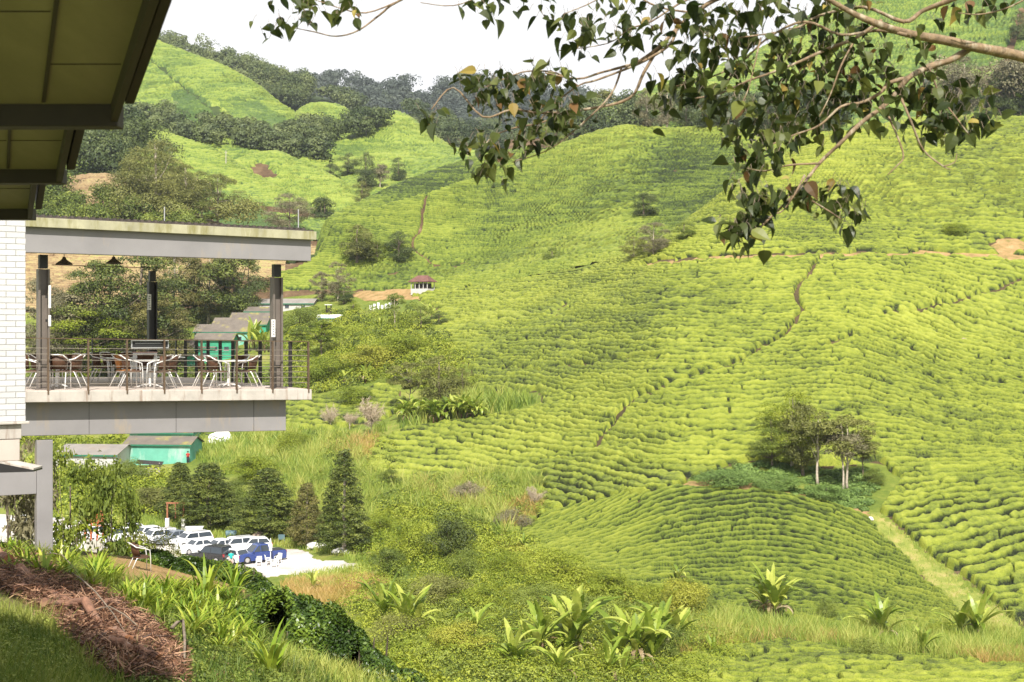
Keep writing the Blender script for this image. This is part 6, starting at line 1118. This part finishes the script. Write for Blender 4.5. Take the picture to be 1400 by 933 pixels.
hedge('bush', 'large dark glossy bush at the crest of the bank', 'bush', [(352, 858, .6, 1.3), (390, 880, .95, 1.9), (440, 902, 1.0, 2.2), (490, 922, .75, 1.8), (545, 940, .35, 1.2)], 1, 1, 60000, 72, leaf=.08)
hedge('bush', 'small pale flowering bush just behind the hedge', 'bush', [(222, 770, 1.0, 1.0), (240, 772, 1.1, 1.0), (262, 778, .8, .8)], 1, 1, 5000, 73, 'lf_yel', .06)
# strap leaved lilies
def strap(px, pb, label, seed, L_=.62, n=26, group='strap leaved lilies on the bank', mat='lf_strap'):
    g = random.Random(seed); p = SA.hit(px, pb); V, T = [], []
    for k in range(n):
        az = g.uniform(0, 6.283); el = g.uniform(.7, 1.45); ln = L_*g.uniform(.6, 1.15); w = ln*.036; arch = g.uniform(.7, 2.1); q = Vector((g.uniform(-.07, .07), g.uniform(-.07, .07), -.02)); side = Vector((-math.sin(az), math.cos(az), 0)); pts = []; ns = 6
        for j in range(ns+1): pts.append(q.copy()); q = q+Vector((math.cos(az)*math.cos(el), math.sin(az)*math.cos(el), math.sin(el)))*(ln/ns); el -= arch/ns*(.4+1.2*j/ns)
        pf = [.8, 1, 1.05, 1, .8, .5, .05]; t = g.uniform(.15, .85)
        for j in range(ns): V.extend([pts[j]-side*w*pf[j], pts[j]+side*w*pf[j], pts[j+1]+side*w*pf[j+1], pts[j+1]-side*w*pf[j+1]]); T.extend([t]*4)
    root = empty('lily_clump', p, 0, label, 'plant', group); meshobj('foliage', np.array([tuple(v) for v in V]), np.arange(len(V)).reshape(-1, 4), M[mat], root, np.array(T)); return root
gs_ = random.Random(5); SL = []
for poly, n in (([(-5, 762), (45, 768), (60, 775), (30, 795), (-5, 790)], 9), ([(75, 770), (160, 782), (230, 812), (230, 850), (160, 830), (90, 810)], 36), ([(215, 815), (300, 812), (352, 838), (350, 905), (300, 900), (215, 850)], 38)):
    k = 0
    while k < n:
        a, b = gs_.uniform(min(q[0] for q in poly), max(q[0] for q in poly)), gs_.uniform(min(q[1] for q in poly), max(q[1] for q in poly))
        if inpoly(np.array([a]), np.array([b]), poly)[0]: SL.append((a, b)); k += 1
for i, (a, b) in enumerate([q for q in SL if not (165 < q[0] < 240 and q[1] < 800)]): strap(a, b, 'strap leaved green lily clump among many on the bank below the deck', 900+i, L_=gs_.uniform(.42, .66), n=46)
for i, (a, b, lb) in enumerate(((282, 822, 'tall pointed lily clump standing up before the clay terrace'), (318, 815, 'upright lily clump beside the end of the clay terrace'), (370, 925, 'dark leaved lily clump near the bottom edge'), (60, 800, 'lily clump growing round the foot of the grey post'))): strap(a, b, lb, 990+i, 1.0, 30, None)
# banks of grass, weeds and litter
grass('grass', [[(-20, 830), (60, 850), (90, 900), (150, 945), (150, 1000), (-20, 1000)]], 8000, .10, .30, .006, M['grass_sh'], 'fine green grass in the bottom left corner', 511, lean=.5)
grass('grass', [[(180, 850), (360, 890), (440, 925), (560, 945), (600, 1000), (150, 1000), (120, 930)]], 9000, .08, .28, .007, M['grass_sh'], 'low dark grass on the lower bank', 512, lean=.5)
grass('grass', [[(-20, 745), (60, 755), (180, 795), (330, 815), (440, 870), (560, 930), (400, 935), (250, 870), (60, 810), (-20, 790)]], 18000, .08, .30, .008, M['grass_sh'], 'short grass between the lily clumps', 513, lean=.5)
grass('grass', [[(330, 860), (360, 880), (480, 925), (560, 945), (470, 945), (380, 905)]], 6000, .1, .3, .008, M['grass'], 'pale weedy grass in front of the glossy bush', 514, lean=.5)
scrub('undergrowth', [[(250, 830), (360, 900), (440, 935), (400, 990), (200, 990), (170, 900)]], 480, .08, .26, 110, .05, M['lf_mid'], 'small leafy weeds on the lower bank', 412); scrub('undergrowth', [[(-20, 840), (60, 860), (110, 920), (110, 990), (-20, 990)]], 330, .06, .24, 110, .04, M['lf_mid'], 'small leafy weeds in the bottom left corner', 413)
def litter(name, poly, n, l0, l1, w, mat, label, seed, lift=.12, kind='stuff'):
    g = np.random.default_rng(seed); xs = [q[0] for q in poly]; ys = [q[1] for q in poly]; A = g.uniform(min(xs), max(xs), n*3); B = g.uniform(min(ys), max(ys), n*3); k = inpoly(A, B, poly); A, B = A[k][:n], B[k][:n]; P = SA.hits(A, B); m = len(P); P[:, 2] += g.random(m)*lift
    L_ = g.uniform(l0, l1, m)[:, None]; dr = g.normal(size=(m, 3)); dr[:, 2] *= .45; dr /= np.linalg.norm(dr, axis=1, keepdims=True); up = g.normal(size=(m, 3)); sd_ = np.cross(dr, up); sd_ /= np.linalg.norm(sd_, axis=1, keepdims=True); W = w*(.5+g.random(m))[:, None]; bend = g.normal(size=(m, 3))*L_*.12
    V = np.stack([P-dr*L_/2-sd_*W*.6, P-dr*L_/2+sd_*W*.6, P+bend+sd_*W, P+dr*L_/2+sd_*W*.4, P+dr*L_/2-sd_*W*.4, P+bend-sd_*W], 1).reshape(-1, 3); b = np.arange(m)*6; Fq = np.concatenate([np.stack([b, b+1, b+2, b+5], 1), np.stack([b+5, b+2, b+3, b+4], 1)])
    return tag(meshobj(name, V, Fq, mat, tint=np.repeat(g.random(m), 6)), label, 'brush litter', kind=kind)
PILE = [(-10, 770), (50, 775), (105, 806), (165, 838), (215, 872), (252, 912), (255, 950), (150, 940), (100, 885), (40, 830), (-10, 805)]
litter('brush_litter', PILE, 18000, .06, .40, .007, M['twig'], 'reddish brown heap of twigs and roots on the bank', 801, .30)
scrub('undergrowth', [[(20, 790), (110, 810), (200, 850), (250, 920), (120, 920), (60, 850)]], 190, .05, .15, 70, .045, M['lf_mid'], 'green seedlings sprouting through the brush heap', 418)
litter('dry_leaf_litter', PILE, 9000, .03, .08, .018, M['twig'], 'dead brown leaves strewn over the brush heap', 802, .10)
litter('brush_litter', [(-20, 745), (60, 752), (100, 780), (40, 800), (-20, 790)], 1500, .05, .3, .006, M['twig'], 'brown litter around the foot of the post', 803, .08)
litter('brush_litter', [(200, 880), (420, 910), (400, 960), (150, 960)], 2200, .04, .2, .005, M['twig'], 'scattered twigs in the low grass', 804, .05)
def log(a, b, r, label, cut=(1, 0), bend=.03, seed=0):
    A, B = SA.hit(*a)+Vector((0, 0, r*.8+.22)), SA.hit(*b)+Vector((0, 0, r*.8+.22)); g = random.Random(seed); o = empty('log', A, 0, label, 'log'); L_ = (B-A).length; pts = [(B-A)*(k/8)+Vector((g.uniform(-1, 1), g.uniform(-1, 1), g.uniform(-1, 1)))*L_*bend*(0 < k < 8) for k in range(9)]
    MB().tube(pts, [r*(1-.035*k)*(1+g.uniform(-.12, .12)) for k in range(9)], 12).build('bark', M['log'], o, smooth=False)
    for k, q, s in ((cut[0], pts[0], -1), (cut[1], pts[-1], 1)):
        if k: dv = (pts[1]-pts[0]).normalized() if s < 0 else (pts[-1]-pts[-2]).normalized(); MB().tube([q+dv*s*.002, q+dv*s*.012], r*.9, 14).build('cut_end', M['cutwood'], o)
log((28, 800), (175, 905), .085, 'longest fallen trunk slanting down the brush heap', (1, 1), seed=1); log((12, 790), (-40, 770), .10, 'thick sawn log with a bright orange end at the left', (1, 0), seed=2); log((60, 850), (118, 858), .07, 'short sawn log pointing right in the heap', (0, 1), seed=3); log((150, 905), (215, 930), .08, 'red brown log low in the heap', (1, 1), seed=4); log((138, 850), (168, 838), .035, 'small orange split piece of wood', (0, 1), seed=5)
for i, (a, b, c_p, r_, lb) in enumerate((((95, 805), (180, 905), (130, 845), .014, 'long thin dead branch lying across the heap'), ((235, 885), (252, 935), (250, 885), .03, 'bent dark root sticking up at the right of the heap'), ((60, 780), (110, 812), (85, 790), .012, 'thin pale stick at the top of the heap'), ((190, 885), (120, 862), (150, 868), .012, 'straight grey twig across the middle of the heap'))):
    A, B, Cc = SA.hit(*a)+Vector((0, 0, .30)), SA.hit(*b)+Vector((0, 0, .26)), SA.hit(*c_p)+Vector((0, 0, .42)); o = MB().tube([A, A.lerp(Cc, .5)+Vector((0, 0, .03)), Cc, Cc.lerp(B, .5)+Vector((.02, 0, .02)), B], [r_, r_*.95, r_*.85, r_*.7, r_*.5], 7).build('branch', M['bark'], None, smooth=True); tag(o, lb, 'branch')
# ------------------------------------------------------------------ overhanging tree (upper right): limbs, twigs, hanging leaves
OT = empty('overhanging_tree', (0, 0, 0), 0, 'tree leaning in from the right with long leafy limbs across the top', 'tree')
tz = float(SA.zat(np.array([5.6]), np.array([10.2]))[0]); OT.location = (5.6, 10.2, tz); OB = Vector(OT.location)
rb = random.Random(11); LIMBS = []
def limb(pts, r0, r1, d0, d1, name='branch'):
    P = []; n = len(pts); 
    for i, q in enumerate(pts): P.append(at(q[0], q[1], d0+(d1-d0)*i/(n-1)+(rb.uniform(-.08, .08) if 0 < i < n-1 else 0)))
    # smooth
    Q = []
    for i in range(n-1):
        p0, p1, p2, p3 = P[max(i-1, 0)], P[i], P[i+1], P[min(i+2, n-1)]
        for t in (0, .25, .5, .75): Q.append(.5*((2*p1)+(p2-p0)*t+(2*p0-5*p1+4*p2-p3)*t*t+(3*p1-p0-3*p2+p3)*t**3))
    Q.append(P[-1]); k = len(Q); rr = [(r0+(r1-r0)*(j/(k-1)))*(1+rb.uniform(-.10, .10)) for j in range(k)]
    MB().tube([q-OB for q in Q], rr, 9).build(name, M['bark_branch'], OT, smooth=True); LIMBS.append((Q, r0)); return Q
T0 = at(1400, 80, 10.0)
MB().tube([Vector((0, 0, -.4)), Vector((.1, .05, 2.2)), Vector((.0, -.1, 4.3)), Vector((-.1, 0, 6.5)), Vector((0, .1, 9))], [.26, .2, .16, .12, .06], 12).build('trunk', M['bark_branch'], OT, smooth=True)
jn = OB+Vector((.0, -.1, 4.6)); jpx = lambda v: (v.x/v.y*F+CX, HY-(v.z-CZ)/v.y*F)
j = jpx(jn); limb([(j[0], j[1]), (1600, 130), (1480, 98), (1400, 78), (1340, 66), (1290, 55), (1245, 47), (1205, 35), (1165, 18), (1120, -8)], .056, .015, 10.2, 9.6)
limb([(1330, 64), (1300, 82), (1270, 92), (1243, 106), (1225, 128), (1205, 148), (1180, 166), (1150, 195), (1120, 224), (1090, 262), (1055, 296), (1030, 320)], .026, .006, 10.0, 9.4)
limb([(1243, 106), (1215, 114), (1205, 126), (1180, 140), (1150, 146), (1120, 172), (1085, 185), (1050, 200)], .015, .004, 9.9, 9.6)
limb([(1205, 28), (1170, 52), (1130, 68), (1090, 86), (1060, 98), (1020, 112), (985, 128), (950, 135)], .014, .005, 9.8, 9.9)
limb([(1240, 48), (1200, 42), (1150, 48), (1100, 30), (1050, 52), (1010, 88), (960, 110), (925, 118)], .012, .004, 9.7, 10.2)
limb([(1400, -20), (1330, -10), (1290, 4), (1260, 16), (1235, 30), (1180, 10), (1120, 22), (1085, 40), (1010, 52)], .022, .005, 9.7, 10.0)
limb([(1230, 130), (1245, 165), (1262, 205), (1290, 228), (1300, 232)], .010, .003, 9.8, 9.6); limb([(1215, 160), (1228, 190), (1235, 215), (1225, 228), (1213, 240)], .008, .003, 9.8, 9.6); limb([(1290, 228), (1305, 222), (1308, 210)], .005, .002, 9.6, 9.6)
limb([(1100, 240), (1085, 268), (1068, 290), (1045, 292), (1030, 286)], .007, .003, 9.5, 9.4); limb([(1120, 224), (1080, 226), (1045, 234), (1020, 230)], .008, .003, 9.5, 9.5); limb([(1110, 275), (1135, 290), (1150, 300)], .007, .003, 9.5, 9.4)
limb([(1120, -40), (1060, -18), (990, -5), (950, 18), (925, 40), (900, 66), (870, 86), (850, 92), (820, 100), (790, 108), (745, 100)], .020, .006, 10.4, 10.2)
limb([(925, 40), (915, 62), (880, 84), (855, 95), (815, 110), (790, 118), (750, 150), (720, 195)], .012, .004, 10.3, 10.2); limb([(850, 92), (835, 130), (795, 170), (750, 205), (700, 222)], .008, .003, 10.3, 10.1)
limb([(900, 66), (880, 100), (860, 135), (800, 150), (740, 155), (700, 150), (660, 160), (620, 120), (590, 150)], .013, .004, 10.3, 10.0); limb([(790, 118), (760, 100), (720, 98), (690, 108), (660, 120), (630, 110)], .008, .003, 10.3, 10.1)
limb([(780, 152), (740, 168), (700, 176), (670, 190), (655, 215)], .008, .003, 10.2, 10.0); limb([(990, -5), (940, 0), (890, 30), (860, 40), (830, 60), (760, 70)], .009, .003, 10.3, 10.3); limb([(950, 18), (900, 10), (850, -12), (800, 8), (770, 20)], .008, .003, 10.3, 10.1)
limb([(900, -60), (760, -50), (620, -30), (545, 2), (520, 20), (490, 42), (460, 50), (430, 44), (400, 38)], .012, .003, 10.6, 10.2); limb([(545, 2), (500, 18), (460, 10), (420, -4)], .007, .003, 10.4, 10.3); limb([(700, -40), (660, -8), (620, 8), (575, 4)], .006, .003, 10.5, 10.3)
limb([(1400, 0), (1375, 12), (1340, 20), (1310, 18)], .007, .003, 9.8, 9.7); limb([(1040, 52), (1030, 95), (1020, 130), (1000, 165)], .006, .003, 9.9, 9.7); limb([(1170, 52), (1150, 90), (1135, 130), (1120, 160)], .007, .003, 9.8, 9.6); limb([(1270, 92), (1285, 130), (1310, 165), (1325, 185)], .008, .003, 9.9, 9.8)
for q in LIMBS[1:]: pass
lrng = random.Random(21)
def leafgeo(V, T, base, dirv, nrm, L_, W, tint):
    dirv = dirv.normalized(); side = dirv.cross(nrm).normalized(); nrm = side.cross(dirv).normalized(); prof = [(0, .06), (.12, .72), (.30, 1.0), (.52, .88), (.75, .48), (.90, .16), (1.0, .01)]; curl = lrng.uniform(-.05, .55); fold = lrng.uniform(.1, .8); dirv = (dirv+side*lrng.uniform(-.15, .15)).normalized(); tw = lrng.uniform(-.25, .25)
    for s in (-1, 1):
        for (t0, w0), (t1, w1) in zip(prof[:-1], prof[1:]):
            a = base+dirv*L_*t0-nrm*L_*curl*t0*t0+side*L_*tw*t0*t0; b = base+dirv*L_*t1-nrm*L_*curl*t1*t1+side*L_*tw*t1*t1; q = [a, b, b+side*s*W*.5*w1+nrm*W*w1*fold*.5, a+side*s*W*.5*w0+nrm*W*w0*fold*.5]; V.extend(q if s > 0 else q[::-1]); T.extend([tint]*4)
VA, TA, VB, TB = [], [], [], []; PET = MB()
def cluster(px, py, d, n, spread, size=.098, orange=.045):
    c = at(px, py, d)
    for k in range(n):
        base = c+Vector((lrng.gauss(0, spread), lrng.gauss(0, spread), lrng.gauss(0, spread*.8))); az = lrng.uniform(0, 6.283); dv = Vector((math.cos(az)*.6, math.sin(az)*.6, -lrng.uniform(-.15, 1.2))); nr = Vector((math.cos(az), math.sin(az), lrng.uniform(.2, 1.1)))+Vector((lrng.gauss(0, .4), lrng.gauss(0, .4), 0)); L_ = size*lrng.choice((.65, .9, 1.0, 1.1, 1.3))*lrng.uniform(.85, 1.2); nr = nr+Vector((lrng.gauss(0, .5), lrng.gauss(0, .5), lrng.gauss(0, .3)))
        st = base-dv.normalized()*-.0+Vector((-math.cos(az)*.03, -math.sin(az)*.03, .05)); PET.tube([st, base.lerp(st, .5)+Vector((0, 0, .008)), base], .0018, 4, cap=False)
        if lrng.random() < orange: leafgeo(VB, TB, base, dv, nr, L_, L_*.62, lrng.random())
        else: leafgeo(VA, TA, base, dv, nr, L_, L_*.66, lrng.betavariate(1.6, 2.6))
CL = [(395, 22, 10, .085), (372, 40, 8, .06), (430, 8, 14, .10), (465, 5, 10, .08), (410, 0, 8, .08), (640, 2, 8, .07), (665, 10, 9, .06), (735, 12, 9, .08), (770, 20, 9, .07), (720, -5, 8, .08), (800, 45, 14, .09), (850, 20, 18, .12), (880, 50, 14, .10), (820, 0, 10, .12), (905, 15, 16, .12),
 (645, 108, 12, .07), (665, 130, 12, .07), (690, 115, 18, .09), (720, 125, 18, .09), (740, 105, 12, .07), (765, 100, 8, .05), (690, 150, 10, .08), (655, 195, 12, .07), (675, 210, 16, .08), (660, 225, 12, .07), (700, 200, 12, .08), (760, 165, 18, .08), (740, 190, 14, .08), (590, 150, 5, .035), (597, 168, 3, .02), (780, 150, 14, .07), (720, 165, 12, .08), (800, 60, 8, .07), (860, 60, 10, .08), (770, 130, 9, .07),
 (930, 110, 20, .10), (950, 95, 18, .10), (920, 130, 12, .08), (960, 135, 14, .09), (985, 150, 14, .09), (975, 60, 20, .12), (1000, 30, 24, .13), (1040, 20, 24, .14), (960, 20, 22, .13), (1010, 80, 20, .12), (1050, 60, 22, .13), (1080, 20, 20, .13), (1030, 110, 20, .12), (940, 65, 14, .10), (1000, 120, 14, .09), (1110, 10, 16, .12), (1150, 0, 14, .10), (1190, 5, 10, .09),
 (1080, 95, 24, .14), (1120, 60, 20, .13), (1130, 100, 28, .14), (1160, 80, 22, .12), (1180, 110, 26, .13), (1150, 140, 24, .12), (1200, 70, 18, .11), (1240, 90, 14, .11), (1210, 130, 22, .12), (1100, 130, 24, .12), (1060, 140, 22, .12), (1050, 170, 26, .11), (1030, 200, 20, .10), (1060, 205, 18, .09), (1080, 180, 18, .10), (1025, 225, 12, .07), (1110, 165, 14, .10), (1170, 165, 10, .09), (1010, 180, 8, .07),
 (1270, 120, 18, .10), (1290, 145, 20, .10), (1320, 130, 20, .10), (1340, 150, 14, .09), (1300, 175, 12, .07), (1330, 175, 12, .06), (1275, 165, 10, .08), (1280, 40, 10, .08), (1310, 10, 8, .08), (1345, 8, 8, .06), (1370, 0, 8, .07), (1250, 150, 14, .09), (1265, 180, 7, .05),
 (1005, 265, 8, .05), (1025, 262, 10, .06), (1040, 270, 10, .06), (1050, 280, 8, .05), (1085, 258, 12, .05), (1105, 272, 9, .05), (1140, 262, 12, .05), (1150, 280, 12, .05), (1170, 290, 8, .04), (1155, 310, 5, .03), (1110, 262, 6, .04), (1015, 305, 22, .06), (1010, 320, 18, .055), (1022, 325, 14, .05)]
for px, py, n, sp_ in CL: cluster(px, py, (9.5 if px > 995 and py > 200 else 10.0 if px > 930 else 10.2)+lrng.uniform(-.25, .25), int(n*1.2), sp_*1.12)
for V_, T_, mt in ((VA, TA, 'br_leaf'), (VB, TB, 'br_leaf_or')): meshobj('foliage' if mt == 'br_leaf' else 'turning_foliage', np.array([tuple(v-OB) for v in V_]), np.arange(len(V_)).reshape(-1, 4), M[mt], OT, np.array(T_), smooth=True)
PET.v = [v-OB for v in PET.v]; PET.build('leaf_stalks', M['bark'], OT)

# ------------------------------------------------------------------ haze: one closed box of pale air round the camera and the scene
hz = MB().box((0, 900, 148), (2600, 2000, 322)).build('haze', M['white']); tag(hz, 'pale daylight haze in the air of the valley', 'haze', kind='stuff')
hm = bpy.data.materials.new('valley_air'); hm.use_nodes = True; hm.node_tree.nodes.clear(); ho = hm.node_tree.nodes.new('ShaderNodeOutputMaterial'); hv = hm.node_tree.nodes.new('ShaderNodeVolumePrincipled')
hv.inputs['Color'].default_value = (.86, .92, 1, 1); hv.inputs['Density'].default_value = .00009; hv.inputs['Anisotropy'].default_value = .2; hm.node_tree.links.new(hv.outputs[0], ho.inputs['Volume']); hz.data.materials[0] = hm
